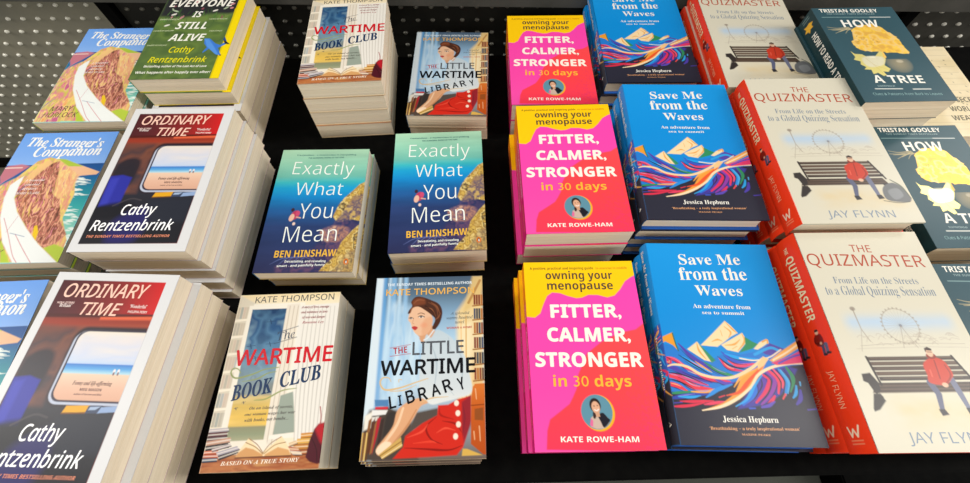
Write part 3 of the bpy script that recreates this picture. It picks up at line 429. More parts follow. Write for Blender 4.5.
    fan = [('#5a3aa0', 7, [(104.7,159.2),(104.0,169.1),(96.6,180.8),(81.9,190.5)]), ('#2a6cd0', 6, [(93.7,169.3),(90.5,180.9),(75.4,192.5)]), ('#d8305c', 5, [(105.2,161.2),(110.7,167.0),(103.2,178.8),(89.9,190.3)]), ('#8a3aa0', 5, [(109.5,157.1),(116.8,166.9),(108.7,180.5),(95.4,192.1)]), ('#e03a5c', 5, [(112.0,155.5),(120.9,166.8),(116.8,180.4)]), ('#d8305c', 4.4, [(111.9,183.3),(107.5,188.1),(101.8,192.0)]), ('#e8506c', 4, [(118.4,155.0),(125.0,166.7),(123.0,174.5)]), ('#2a8ad8', 5, [(124.5,155.2),(129.5,168.6),(123.9,182.1)]), ('#e04a4a', 4, [(124.2,181.2),(120.1,186.0)]), ('#4aa8e0', 3.6, [(126.4,155.8),(131.6,168.5),(127.3,180.1)]), ('#2f8a5a', 5, [(133.5,152.6),(137.6,164.5),(130.5,178.2)]), ('#2a9ee0', 4, [(138.5,172.3),(136.0,180.0),(131.4,184.8)]), ('#4aa8e0', 3.4, [(143.9,168.3),(143.3,171.8)]), ('#4c3fa6', 5, [(141.6,177.0),(139.2,185.6),(133.3,191.3)]), ('#5a48b0', 4, [(94.6,194.9),(103.1,192.8),(110.2,189.0)]), ('#4c3fa6', 3, [(143.4,196.6),(153.5,195.6)]), ('#3a54c0', 4, [(81.4,196.1),(87.3,196.0)])]
    for c, w, P in fan:
        a.line(P, [w*.5, w, w*.4], c)
        if len(P) > 2 and w > 3.5: a.line(side(P, -w*.5)[1:-2], [.3, 1., .3], '#23243a', .9, False)
    for P in ([(107.6,160.2),(112.4,167.9),(105.7,180.6),(93.6,191.2)], [(116.2,155.4),(122.7,167.7),(119.1,179.4)], [(122.4,155.3),(127.2,167.6),(122.1,180.3)], [(129.9,154.3),(134.0,167.5),(127.3,182.0)], [(101.5,163.3),(100.8,173.0),(88.9,186.6)]): a.line(P, [.6, 1.6, .6], dk)
    a.poly([(69.2,181.4),(80.9,163.7),(105.0,151.2),(112.1,148.0),(102.1,161.3),(88.0,175.2),(72.8,187.0),(55.1,193.9),(32.2,198.6),(53.8,191.1)], '#ee9a3c', 1, .6)
    L([(59.7,183.5),(74.8,179.4),(90.7,165.5),(106.8,152.2)], [1, 4.5, 1.5], '#e8552c'); L([(69.9,174.7),(80.9,163.7),(97.5,155.8)], [.8, 3, .8], '#f0a848')
    L([(155.7,148.2),(136.8,148.9),(116.9,153.0),(100.0,161.3),(88.3,174.3),(71.1,186.1),(50.9,194.9),(30.1,199.0)], [1.6, 2.8, 3., 2.6, 3.4, 1.2], '#f2d8b0')
    L([(66.9,194.5),(80.9,186.8),(92.6,173.2),(104.2,161.2)], [1., 3.4, 1.], '#2a9ee0')
    L([(-2.0,154.4),(9.0,151.5),(23.2,153.9),(36.1,161.6),(53.8,165.2),(72.7,163.9),(93.7,154.5),(109.1,144.0)], [1, 2.6, 3, 2.8, 3.4, 3], '#f2cf9e'); L([(84.1,143.5),(100.3,145.6),(118.1,141.7),(133.3,133.1)], 1.4, '#f0dcc0')
    a.poly([(102.4,149.2),(111.0,140.9),(116.5,143.8),(109.1,151.1),(101.6,155.7)], '#f0c48a', 1, .5)
    a.poly([(117.1,145.3),(132.7,135.2),(154.6,122.7),(155.2,130.6),(135.0,141.4),(120.7,147.2)], '#efa850', 1, .6); L([(121.4,144.8),(138.7,136.2),(154.3,127.0)], 1.8, '#f4dcb4')
    a.poly([(118.4,147.9),(139.2,141.3),(155.2,133.7),(155.0,147.1),(140.9,148.9),(123.9,150.4)], '#dc3a6c', 1, .6); L([(126.6,148.3),(143.4,141.2),(155.3,137.9)], 2, '#5a48b0')
    sv = SERIF_B; w = '#f0ece2'
    a.T('Save Me', [(38.0,29.1),(115.0,28.3),(40.7,14.9)], w, sv); a.T('from the', [(34.9,49.7),(118.1,49.0),(38.0,33.0)], w, sv); a.T('Waves', [(50.4,69.4),(107.3,69.4),(50.1,56.6)], w, sv)
    a.T('An adventure from', [(43.5,85.3),(112.0,86.0),(44.5,80.2)], w, sv); a.T('sea to summit', [(52.8,92.6),(102.9,93.1),(53.6,88.6)], w, sv)
    a.T('Jessica Hepburn', [(49.7,209.8),(108.4,210.0),(51.1,203.9)], w, sv)
    a.T('\u2018Breathtaking \u2013 a truly inspirational woman\u2019', [(33.9,217.8),(128.7,217.2),(34.6,214.7)], '#dca070', sv); a.T('MAXINE PEAKE', [(66.3,222.7),(96.3,222.8),(66.8,220.8)], '#dca070', sv)
    b = ART['SMW_spine'] = Art(H, 29, '#1286d0')
    b.poly([(165, -1), (H+1, -1), (H+1, 30), (165, 30)], dk, 1, 2); b.poly([(105, -1), (165, -1), (172, 30), (112, 30)], '#2a5ab0', 1, 1)
    r = random.Random(3)
    for k in range(26):
        x = r.uniform(100, 168); b.line([(x, r.uniform(0, 29)), (x+8, r.uniform(0, 29)), (x+18, r.uniform(0, 29))], [.8, 3.5, .8], r.choice(['#d8305c', '#4c3fa6', '#2f8a5a', '#e8a24c', '#2a9ee0', '#1d1f30']))
    b.T('Save Me from the Waves', [(8, 15), (92, 15), (8, 7)], w, sv); b.T('Jessica Hepburn', [(118, 13), (178, 13), (118, 8)], w, sv); b.T('A', [(210, 14), (216, 14), (210, 8)], w, sv)
def man(a, pts, s):
    """Seated figure in a red hooded jacket; pts: head, shoulder L/R, hem L/R, hands, knees, feet."""
    hd, sl, sr, hl, hr, hands, kl, kr, fl, fr = pts
    a.line([hr, kr, fr], [6*s, 6*s, 4.2*s], '#6c7088', 1, False); a.line([hl, kl, fl], [6.4*s, 6*s, 4.4*s], '#5a5e78', 1, False)
    for f in (fl, fr): a.poly([(f[0]-3*s, f[1]-2*s), (f[0]+3*s, f[1]-2*s), (f[0]+5*s, f[1]+3*s), (f[0]-2*s, f[1]+4*s)], '#2c2a30', 1, .5)
    a.poly([sl, (hd[0], hd[1]+5*s), sr, (sr[0]+3*s, sr[1]+12*s), hr, hands, hl, (sl[0]-1*s, sl[1]+10*s)], '#c43a24', 1, .6, True)
    a.line([(hd[0]+1*s, hd[1]+8*s), (hands[0]-2*s, hands[1]-6*s)], 1*s, '#7c2016'); a.line([(sr[0]-1*s, sr[1]+4*s), (sr[0], sr[1]+14*s), hands], [1*s, 1.4*s, .8*s], '#8c2818'); a.line([(sl[0]+4*s, sl[1]+6*s), (hl[0]+5*s, hl[1]-6*s)], 1.2*s, '#e0604a')
    a.ell((hd[0], hd[1]+3.5*s), 5*s, 3*s, '#8a2a1c'); a.ell(hd, 3.4*s, 4.4*s, '#e0b496'); a.poly([(hd[0]-3.8*s, hd[1]), (hd[0]-3.6*s, hd[1]-4*s), (hd[0], hd[1]-5.6*s), (hd[0]+3.8*s, hd[1]-3.4*s), (hd[0]+3*s, hd[1]-1.6*s), (hd[0]-2*s, hd[1]-2.2*s)], '#3c2c28', 1, .4)
    a.line([(hd[0]-2*s, hd[1]-.5*s), (hd[0]+2.4*s, hd[1]-.3*s)], .8*s, '#6a5048'); a.ell(hands, 3*s, 2.2*s, '#e0b496')
def art_bench():                                                    # man on a bench, pale big wheel
    a = ART['QM'] = Art(148.0, 238.2, '#d3cdb9')
    W, H = a.w, a.h
    y0 = [(12.5,102.4),(5.0,121.3),(78.2,114.9)]
    m = np.exp(-((a.Y-.5*(y0[0][1]+y0[1][1]))/9)**2)*np.clip((a.X-14)/12, 0, 1)*np.clip((W-6-a.X)/12, 0, 1)*(.55+.6*a.noise(20, 61, 2, 3, .6)); a.put(np.clip(m*.75, 0, 1), '#a9c6e2')
    n = a.noise(16, 62, 3, 2, 1); gy = [(25.9,201.9)][0][1]
    m = np.exp(-((a.Y-gy)/14)**2)*np.clip((a.X-22)/20, 0, 1)*np.clip((n-.2)*1.6, 0, 1); a.put(np.clip(m*.7, 0, 1), '#d9bd82')
    c = y0[2]; pk = '#a09484'
    R = 19.
    for k in range(28):
        t0 = 2*math.pi*k/28; t1 = 2*math.pi*(k+1)/28
        a.line([(c[0]+R*math.cos(t0), c[1]+R*math.sin(t0)), (c[0]+R*math.cos(t1), c[1]+R*math.sin(t1))], .7, pk, .9, False)
        a.line([c, (c[0]+R*math.cos(t0), c[1]+R*math.sin(t0))], .35, pk, .35, False); a.ell((c[0]+(R+1)*math.cos(t0), c[1]+(R+1)*math.sin(t0)), .8, .8, pk, 0, .9)
    a.ell(c, 1.6, 1.6, '#7a8494'); a.line([c, (c[0]-7, c[1]+24)], .7, pk, .8, False); a.line([c, (c[0]+8, c[1]+24)], .7, pk, .8, False)
    P = [(33.2,95.3),(33.7,118.3),(38.0,131.5)]; a.line(P, [1.4, .9, .9], pk, .9, False); a.ell(P[0], 3, 2.4, '#8c8074', 0, .8); a.line([(33.7,118.3),(24.9,141.9)], .6, pk, .8, False)
    r = random.Random(9)
    yl = [(14.2,131.2),(129.7,134.7)]
    for k in range(34):
        x = r.uniform(24, 136); y = yl[0][1]+r.uniform(-6, 5); a.line([(x, y), (x+r.uniform(2, 6), y-r.uniform(0, 4)), (x+r.uniform(6, 12), y+r.uniform(-1, 2))], .5, '#b4a898', .8)
    a.line([(26, yl[0][1]+5), (70, yl[0][1]+3), (138, yl[0][1]+4)], .5, '#a89c8c', .8); a.line([(20, yl[0][1]+8), (90, yl[0][1]+7), (140, yl[0][1]+8)], .4, '#a89c8c', .7)
    # bench
    bt = [(26.4,149.9),(91.5,151.3)]; sl = [(22.9,170.0),(83.3,170.7)]; fr = [(6.0,181.6),(78.2,183.8)]
    xr = 118.; L0 = bt[0][0]; yb = bt[0][1]; ys = sl[0][1]; yf = fr[0][1]
    for k in range(5):
        y = yb+(ys-yb)*k/4.; x = L0+k*1.1
        a.poly([(x, y-2.), (xr+k*2.3, y-2.), (xr+k*2.3+.6, y+2.), (x+.5, y+2.)], ['#4a3c34', '#5c4a3e', '#4c3e36', '#5a463a', '#3e342e'][k], 1, .4)
        a.line([(x+4, y-.6), (x+40, y-.4), (xr, y-.8)], .4, '#8a7462', .7)
    a.poly([(L0-2, ys+4), (xr+6, ys+4), (xr+11, yf+2), (L0-8, yf+2)], '#46382f', 1, .5)
    for k in range(3): a.line([(L0-4-k*1.5, ys+7+k*3.4), (xr+7+k*1.4, ys+7+k*3.4)], .6, '#7c6654', .9, False)
    a.line([(L0, yb-2), (L0+4, ys+6)], 2.4, '#332b28', 1, False); a.line([(xr-1, yb-2), (xr+10, ys+5)], 2.4, '#332b28', 1, False)
    a.poly([(L0-12, ys-5), (L0-3, ys-6), (L0+2, ys+4), (L0+1, yf), (L0-5, yf+4), (L0-9, ys+4), (L0-13, ys+2)], '#332d2b', 1, .6)
    lg = [(18.6,184.4),(25.5,184.5),(28.4,191.4),(18.8,199.6),(12.6,201.3),(10.7,198.3)]; a.poly([lg[0], lg[1], lg[2], lg[3], lg[4], (lg[5][0]+2, lg[5][1])], '#332d2b', 1, .6); a.poly([(L0-6, ys+6), (lg[1][0], lg[1][1]+1), (lg[2][0]-2, lg[2][1]), (L0+1, yf+6)], '#3a322e', 1, .6)
    a.poly([(xr+2, yf), (xr+9, yf), (xr+13, yf+12), (xr+7, yf+12)], '#3a322e', 1, .6)
    pts = [(95.5,144.0),(83.4,155.7),(106.3,152.9),(81.5,174.6),(105.1,171.3),(96.0,176.9),(84.8,185.7),(107.0,184.1),(80.8,201.9),(108.8,201.0)]
    man(a, pts, 1.05)
    a.poly([(115.9,193.5),(121.2,185.8),(133.6,181.5),(142.9,189.8),(146.1,204.4),(140.3,209.7),(122.4,208.5),(115.2,204.2)], '#6a6c6e', 1, .6, True); a.poly([(122.4,193.5),(135.9,189.8),(138.6,200.6),(126.0,205.9)], '#85888a', 1, .8, True)
    a.line([(132.4,177.0),(141.8,187.1),(146.1,204.4)], [1.5, 2.5, 1.5], '#5a6456', .9); a.line([(111.5,207.4),(128.3,210.6),(142.8,209.2)], 1., '#3c3c3c', .9)
    og = '#b04a30'; bl = '#7a8898'
    a.T('THE', [(60.2,25.9),(84.7,27.0),(63.5,16.7)], og, SANS); a.T('QUIZMASTER', [(4.1,42.3),(139.9,46.6),(11.8,27.6)], og, SANS)
    a.T('From Life on the Streets', [(25.1,65.3),(121.4,67.5),(27.8,57.2)], bl, SERIF_B, -.012); a.T('to a Global Quizzing Sensation', [(11.5,78.8),(134.9,81.7),(15.6,68.0)], bl, SERIF_B, -.012)
    a.T('JAY FLYNN', [(34.9,230.1),(116.0,230.8),(38.6,220.3)], '#8492a2', SANS)
    b = ART['QM_spine'] = Art(H, 31, '#f23c18')
    b.T('THE', [(17, 12), (17, 19), (12, 12)], '#f0dcb0', SANS); b.text.pop()
    b.T('T', [(14, 15), (14, 20), (9, 15)], '#f0d8a8', SANS_B); b.text.pop()
    b.T('THE', [(12, 18), (20, 18), (12, 13)], '#f0d8a8', SANS_B); b.T('QUIZMASTER', [(24, 20), (104, 20), (24, 9)], '#f0d8a8', SANS_B); b.T('JAY FLYNN', [(158, 19), (196, 19), (158, 12)], '#f4b48c', SANS)
    sp = lambda L: [(118+ly, 15-lx) for lx, ly in L]
    b.line(sp([(1, 12), (6, 13), (5, 22)]), 3.4, '#5a5e78', 1, False); b.line(sp([(-2, 12), (2, 14), (1, 23)]), 3.4, '#464a62', 1, False); b.line(sp([(1, 23), (3, 23.5)]), 2.4, '#2a2626', 1, False); b.line(sp([(5, 22), (7.5, 22.5)]), 2.4, '#2a2626', 1, False)
    b.poly(sp([(-4, 2), (0, .5), (4, 2), (5, 9), (3, 13), (-4, 13), (-6, 9)]), '#7c1c10', 1, .5, True); b.line(sp([(-5, 4), (-6, 9), (0, 11)]), 1.8, '#5c140c', 1); b.ell(sp([(0, -1.5)])[0], 2.8, 2.3, '#d8a888'); b.poly(sp([(-2.4, -2), (-1.6, -4.6), (2, -4.4), (2.6, -2)]), '#33221e', 1, .4); b.ell(sp([(1, 11)])[0], 1.4, 1.4, '#d8a888')
    b.line([(219-ly, 14-lx) for lx, ly in ((-6, 5), (-3.4, -4), (-.2, 3), (2.6, -4), (6, 6))], 1.5, '#f4e4c4', 1, False)
    b.fine('WELBECK', 212, 227, 23, 2, '#e89a70', SANS_B); b.fine('BALANCE', 212, 227, 26, 2, '#e89a70', SANS_B)
    b.text.pop(); b.text.pop(); b.line([(226.5, 8), (226.5, 20)], .9, '#f09a70', .9, False); b.line([(229.5, 8), (229.5, 20)], .9, '#f09a70', .9, False)
def art_tree():                                                     # teal, gold tree and pale leaf
    a = ART['HT'] = Art(128.5, 199.0, '#35545e')
    W, H = a.w, a.h
    a.C = a.C*(.93+.14*a.noise(50, 71, 2)[..., None])
    gd = '#f0bd52'
    for k, P in enumerate(([(7.4,50.1),(20.6,50.7),(41.8,48.0)], [(8.1,44.8),(21.6,47.9),(40.3,46.2)], [(15.2,59.2),(28.7,52.8),(41.1,49.8)], [(12.2,52.1),(31.3,51.8)], [(30.5,59.8),(36.4,53.1),(43.3,49.9)], [(23.0,56.0),(36.7,49.6)])): a.line(P, [.5, .9, 1.4], '#c8b88c', .9)
    ur = [(95.2,44.9),(95.4,59.2)]
    CP = [(42.0,53.3),(50.3,46.6),(58.8,42.3),(67.2,41.2),(76.3,38.7),(84.5,43.4),(88.8,46.5),(92.3,53.7),(95.9,58.1),(101.0,66.3),(104.1,71.6),(104.7,81.7),(105.7,93.3),(107.6,104.6),(98.5,105.7),(88.1,103.1),(77.0,103.9),(67.6,101.2),(55.0,100.7),(43.4,98.0),(36.1,95.1),(32.3,88.5),(31.3,80.2),(37.8,70.4)]
    rr = random.Random(21); Q = spl(CP, True, 3); Q = [(q[0]+rr.uniform(-1.3, 1.3), q[1]+rr.uniform(-1.2, 1.2)) for q in Q]
    a.mottle(Q, ['#e6b04c', '#fcca58', '#f4d08a', '#fed04c', '#e8b452'], 10, 73, 1, .5, False); a.foil(Q)
    r = random.Random(12); cc = [(56.9,76.3),(61.2,86.5)]
    for k in range(46):
        t = r.uniform(0, 6.28); q = r.uniform(2, 15); x = cc[0][0]-4+q*math.cos(t)*1.4; y = cc[0][1]+q*math.sin(t); a.line([(x, y), (x+r.uniform(-3, 3), y+r.uniform(-2, 3))], .6, r.choice(['#b07c3c', '#8a6a48', '#c89a54', '#f8e4b0']), .8)
    a.poly([(63.0,94.7),(69.7,96.5),(69.0,102.9),(68.9,112.3),(63.1,118.2),(59.0,113.4),(63.4,105.8)], '#ecc060', 1, .5)
    c = [(81.1,126.5)][0]
    m = np.clip(1-np.hypot(a.X-c[0], (a.Y-c[1]))/19, 0, 1)**.5*(a.Y > c[1]-10)*.5; a.put(m, '#c9b486'); a.ell((c[0]+3, c[1]-5), 5, 3, '#d8cbb0', 0, .5, 1.)
    lf = [(21.5,98.8),(25.0,104.5),(35.4,105.7),(40.4,111.3),(50.3,113.4),(63.7,99.8),(67.4,101.8),(64.1,111.0),(65.9,116.5),(58.4,129.0),(63.8,136.3),(58.2,142.3),(51.2,141.3),(52.7,148.3),(47.9,150.3),(42.2,143.7),(34.9,146.2),(35.6,137.4),(26.2,136.3),(30.7,132.0),(25.0,126.5),(27.4,120.2),(19.2,116.4),(23.4,111.0)]
    a.poly(lf, '#f2e48c', 1, .5); a.foil(lf, .45); q = [(37.5,114.0),(43.3,126.9),(49.3,144.7),(43.3,126.9),(60.1,138.8)]
    a.poly([(35.8,111.2),(62.1,111.8),(57.8,127.2),(37.5,132.1),(30.6,123.0)], '#f6f0d2', .9, 1.5, True)
    for p in (q[:3], q[3:]): a.line(p, .5, '#d8c060', .8)
    w = '#f2efe4'
    a.T('TRISTAN GOOLEY', [(10.4,10.4),(101.4,12.3),(12.2,2.6)], w, SANS_B); a.T('THE SUNDAY TIMES BESTSELLER', [(18.8,15.7),(94.2,17.5),(20.0,13.0)], '#8fa6a8', SANS_B)
    a.line([(8.6,21.8),(83.5,23.6)], .9, '#8fb0b0', 1, False); a.line([(83.5,23.6),(114.9,24.3)], 1.2, '#e4e8e4', 1, False)
    a.T('HOW', [(33.8,45.5),(89.5,46.5),(38.3,29.0)], w, SANS_B)
    a.T('A TREE', [(29.7,163.2),(100.3,165.6),(33.7,148.4)], w, SANS_B)
    a.T('ILLUSTRATIONS BY', [(30.1,170.4),(54.6,171.5),(31.2,167.8)], '#9db4b6', SANS_B); a.T('NEIL GOWER AND CO', [(24.1,176.0),(61.4,177.7),(24.9,172.4)], w, SANS_B); a.text.pop()
    a.line([(24.7,174.6),(62.4,175.5)], 1.6, '#e2e4dc', .9, False); a.line([(77.4,176.5),(101.6,176.9)], 1.8, '#e2e4dc', .9, False)
    a.T('Clues & Patterns from Bark to Leaves', [(17.1,186.5),(112.8,188.6),(18.2,181.6)], '#8fb4b4', SANS)
    b = ART['HT_spine'] = Art(H, 28, '#16363c')
    b.poly([(16, 12), (20, 6), (23, 10), (28, 9), (27, 14), (32, 17), (27, 19), (25, 24), (21, 20), (15, 22), (17, 17)], '#e8b030', 1, .5); b.line([(5, 8), (5, 20)], .8, '#7f989a'); b.line([(9, 8), (9, 20)], .8, '#7f989a')
    b.T('HOW TO READ A TREE', [(40, 18), (150, 18), (40, 9)], w, SANS_B); b.T('TRISTAN GOOLEY', [(155, 17), (190, 17), (155, 11)], w, SANS_B)
def art_weather():
    a = ART['WB'] = Art(129, 198, '#e6d6b0')
    a.mottle([(0, 0), (129, 0), (129, 198), (0, 198)], ['#e2d0a6', '#ecdcb8', '#e4d2aa'], 40, 81)
    r = random.Random(5)
    a.poly([(0, 40), (24, 44), (44, 62), (52, 78), (66, 84), (58, 98), (60, 110), (46, 124), (20, 138), (0, 140)], '#5f7a80', 1, 1.5, True)
    for k in range(40): x, y = r.uniform(20, 120), r.uniform(30, 150); a.ell((x, y), r.uniform(.8, 2.6), r.uniform(.6, 1.4), '#8a7c60', r.uniform(0, 90), .8)
    for k in range(14): y = 8+k*13.5; a.line([(6, y), (123, y)], .6, '#bfae88', .8, False)
    d = '#6a6450'
    a.T('THE SECRET', [(62, 128), (126, 128), (62, 118)], d, SANS_B); a.T('WORLD OF', [(68, 147), (126, 147), (68, 137)], d, SANS_B); a.T('WEATHER', [(62, 166), (122, 166), (62, 156)], d, SANS_B)
for f in (art_rail, art_bird, art_windowsill, art_librarian, art_cove, art_headland, art_pink, art_waves, art_bench, art_tree, art_weather): f()
# pink spine: amber head, pink body
b = ART['FCS_spine'] = Art(ART['FCS'].h, 22, '#c8106c')
b.C[:] = b.grad([(0, '#ee8c10'), (46, '#e87418'), (50, '#d02450'), (100, '#cc145e'), (213, '#c8106c')], 0); b.T('FITTER, CALMER, STRONGER', [(52, 15), (150, 15), (52, 7)], '#f8c8dc', SANS_B); b.T('KATE ROWE-HAM', [(160, 14), (200, 14), (160, 9)], '#f0a030', SANS_B)
# ---------------------------------------------------------------- lettering outlines, one pass for every string
tmp = []
for key, a in ART.items():
    for i, (s, P, col, bold, shear, op) in enumerate(a.text):
        c = bpy.data.curves.new('lettering', 'FONT'); c.body = s; c.size = 1; c.resolution_u = 3; c.offset = min(bold, 0)
        o = bpy.data.objects.new('lettering', c); sc.collection.objects.link(o); tmp.append((key, i, o))
bpy.context.view_layer.update(); dg = bpy.context.evaluated_depsgraph_get()
for key, i, o in tmp:
    a = ART[key]; s, P, col, bold, shear, op = a.text[i]
    me = o.evaluated_get(dg).to_mesh(); n = len(me.vertices)
    V = np.empty(n*3, np.float32); me.vertices.foreach_get('co', V); V = V.reshape(-1, 3)[:, :2].astype(float)
    F = [tuple(p.vertices) for p in me.polygons]; o.evaluated_get(dg).to_mesh_clear()
    bl, br, tp = P; e = br-bl; L = np.hypot(*e); ex = e/L; dn = np.array([-ex[1], ex[0]])
    hgt = abs((tp-bl)@dn); x0, x1, y1 = V[:, 0].min(), V[:, 0].max(), V[:, 1].max()
    U = (V[:, 0]-x0)/(x1-x0)*L; Vv = V[:, 1]/y1*hgt
    Q = bl+np.outer(U+shear*Vv, ex)-np.outer(Vv, dn); lift = np.zeros(len(Q))
    if bold > 0:
        d = bold*hgt*1.3; n0 = len(Q); sh = [(-d, 0), (d, 0), (0, -d), (0, d)]
        Q = np.concatenate([Q+np.array(q) for q in sh]); lift = np.repeat(np.arange(4)*.00004, n0); F = [tuple(v+k*n0 for v in f) for k in range(4) for f in F]
    a.text[i] = (Q, F, col, lift)
for key, i, o in tmp:
    c = o.data; bpy.data.objects.remove(o); bpy.data.curves.remove(c)
# ---------------------------------------------------------------- materials
def mat(name, rough=.5, spec=.5, col=(.5, .5, .5)):
    m = bpy.data.materials.new(name); m.use_nodes = True; b = m.node_tree.nodes['Principled BSDF']
    b.inputs['Roughness'].default_value = rough; b.inputs['Specular IOR Level'].default_value = spec; b.inputs['Base Color'].default_value = (*lin(col), 1)
    return m, m.node_tree.nodes, m.node_tree.links, b
def print_mat(name, rough, spec):
    m, N, L, b = mat(name, rough, spec); at = N.new('ShaderNodeAttribute'); at.attribute_name = 'Col'; L.new(at.outputs['Color'], b.inputs['Base Color']); L.new(at.outputs['Alpha'], b.inputs['Metallic']); return m
M_PRINT = print_mat('printed_card', .34, .2); M_JACKET = print_mat('printed_jacket', .3, .25)
def page_mat():
    m, N, L, b = mat('page_edges', .85, .15)
    tc = N.new('ShaderNodeTexCoord'); mp = N.new('ShaderNodeMapping'); mp.inputs['Scale'].default_value = (6, 6, 900)
    nz = N.new('ShaderNodeTexNoise'); nz.inputs['Scale'].default_value = 1.; nz.inputs['Detail'].default_value = 2
    cr = N.new('ShaderNodeValToRGB'); cr.color_ramp.elements[0].position = .3; cr.color_ramp.elements[0].color = (*lin('#e6d6ba'), 1); cr.color_ramp.elements[1].position = .7; cr.color_ramp.elements[1].color = (*lin('#f6e8d0'), 1)
    L.new(tc.outputs['Object'], mp.inputs['Vector']); L.new(mp.outputs['Vector'], nz.inputs['Vector']); L.new(nz.outputs['Fac'], cr.inputs['Fac']); L.new(cr.outputs['Color'], b.inputs['Base Color'])
    bp = N.new('ShaderNodeBump'); bp.inputs['Strength'].default_value = .25; bp.inputs['Distance'].default_value = .0004; L.new(nz.outputs['Fac'], bp.inputs['Height']); L.new(bp.outputs['Normal'], b.inputs['Normal'])
    return m
M_PAGE = page_mat()
def speckle(name, c0, c1, scale, rough, spec=.4, metal=0.):
    m, N, L, b = mat(name, rough, spec); tc = N.new('ShaderNodeTexCoord'); nz = N.new('ShaderNodeTexNoise'); nz.inputs['Scale'].default_value = scale; nz.inputs['Detail'].default_value = 4
    cr = N.new('ShaderNodeValToRGB'); cr.color_ramp.elements[0].position = .35; cr.color_ramp.elements[0].color = (*lin(c0), 1); cr.color_ramp.elements[1].position = .68; cr.color_ramp.elements[1].color = (*lin(c1), 1)
    L.new(tc.outputs['Object'], nz.inputs['Vector']); L.new(nz.outputs['Fac'], cr.inputs['Fac']); L.new(cr.outputs['Color'], b.inputs['Base Color']); b.inputs['Metallic'].default_value = metal
    return m
M_BLACK = speckle('black_laminate', '#050505', '#0a0a09', 60, .7, .04)
M_GREY = speckle('grey_panel_tone', '#3c3a34', '#46443d', 30, .55, .4)
M_DARK = speckle('charcoal_panel_tone', '#181713', '#201f1a', 30, .55, .4)  # centre bay panel, toned darker than the side panels
M_OLIVE = speckle('olive_grey_panel_tone', '#7c796c', '#8b8675', 8, .5, .4)
M_RAIL = speckle('rail_powder_coat', '#45443f', '#504e49', 20, .6, .3)
M_STUD_PALE = speckle('stud_highlight_pale', '#d2cfc2', '#e6e3d6', 30, .3, .6); M_STUD_DARK = speckle('stud_highlight_dim', '#55534b', '#6a685e', 30, .35, .5)  # dome highlights painted in as colour, pale at the sides, dim in the centre
M_FLOOR = speckle('grey_carpet', '#4a4c46', '#6a6c64', 900, .95, .1)
def flat(c):
    m, N, L, b = mat('card_'+c.strip('#'), .5, .3, c); return m
# ---------------------------------------------------------------- mesh builders
def link(name, me, parent=None, m=None):
    o = bpy.data.objects.new(name, me); sc.collection.objects.link(o)
    if m is not None and not me.materials: me.materials.append(m)
    if parent: o.parent = parent
    return o
def sheet(name, a, O, ex, ey, thick, material, bulge=0.):
    """A printed sheet with real thickness; O the top left corner, ex/ey its axes in metres per mm."""
    O, ex, ey = (np.array(v, float) for v in (O, ex, ey)); n = np.cross(ex, -ey); n /= np.linalg.norm(n)
    ny, nx = a.ny, a.nx
    def place(X, Y, off):
        bl = bulge*(1-(2*Y/a.h-1)**2)
        return O+np.multiply.outer(X, ex)+np.multiply.outer(Y, ey)+np.multiply.outer(bl+off, n)
    top = place(a.X, a.Y, 0*a.X).reshape(-1, 3); cols = [a.C.reshape(-1, 3)]
    idx = np.arange(ny*nx).reshape(ny, nx)
    faces = np.stack([idx[:-1, :-1], idx[1:, :-1], idx[1:, 1:], idx[:-1, 1:]], -1).reshape(-1, 4)
    rim = np.concatenate([idx[0, :-1], idx[:-1, -1], idx[-1, :0:-1], idx[:0:-1, 0]])
    low = top[rim]-n*thick; base = len(top); m = len(rim)
    verts = [top, low]; cols.append(a.C.reshape(-1, 3)[rim]*.9)
    k = np.arange(m); k2 = (k+1) % m
    side = np.stack([rim[k], rim[k2], base+k2, base+k], -1)
    loops = [faces.reshape(-1), side.reshape(-1)]; counts = [np.full(len(faces), 4), np.full(m, 4)]
    met = [a.F.reshape(-1), a.F.reshape(-1)[rim]*0]
    back = (base+np.arange(m))[::-1]
    back = back if bulge == 0 else None
    if back is not None: loops.append(back); counts.append(np.array([m]))
    base += m
    for (V, F, col, lift) in a.text:
        if not len(V): continue
        tv = place(V[:, 0], V[:, 1], lift+(.00006 if bulge == 0 else .0004)); verts.append(tv); cols.append(np.tile(col, (len(V), 1))); met.append(np.zeros(len(V)))
        for f in F: loops.append(np.array(f)+base); counts.append(np.array([len(f)]))
        base += len(V)
    me = bpy.data.meshes.new(name); Vt = np.concatenate(verts).astype(np.float32); lp = np.concatenate(loops).astype(np.int32); ct = np.concatenate(counts).astype(np.int32)
    me.vertices.add(len(Vt)); me.vertices.foreach_set('co', Vt.reshape(-1)); me.loops.add(len(lp)); me.loops.foreach_set('vertex_index', lp)
    me.polygons.add(len(ct)); st = np.concatenate([[0], np.cumsum(ct)[:-1]]).astype(np.int32); me.polygons.foreach_set('loop_start', st)
    me.polygons.foreach_set('use_smooth', np.zeros(len(ct), bool)); me.update(calc_edges=True)
    at = me.color_attributes.new('Col', 'FLOAT_COLOR', 'POINT'); C = np.ones((len(Vt), 4), np.float32); C[:, :3] = np.clip(np.concatenate(cols), 0, 1); C[:, 3] = np.concatenate(met); at.data.foreach_set('color', C.reshape(-1))
    me.validate(); me.materials.append(material); return me
def box_mesh(name, x0, x1, y0, y1, z0, z1, m, bev=0.):
    bm = bmesh.new(); bmesh.ops.create_cube(bm, size=1, matrix=Matrix.Translation(((x0+x1)/2, (y0+y1)/2, (z0+z1)/2)) @ Matrix.Diagonal((x1-x0, y1-y0, z1-z0, 1)))
    if bev: bmesh.ops.bevel(bm, geom=bm.edges[:], offset=bev, segments=2, affect='EDGES')
    me = bpy.data.meshes.new(name); bm.to_mesh(me); bm.free(); me.materials.append(m); return me
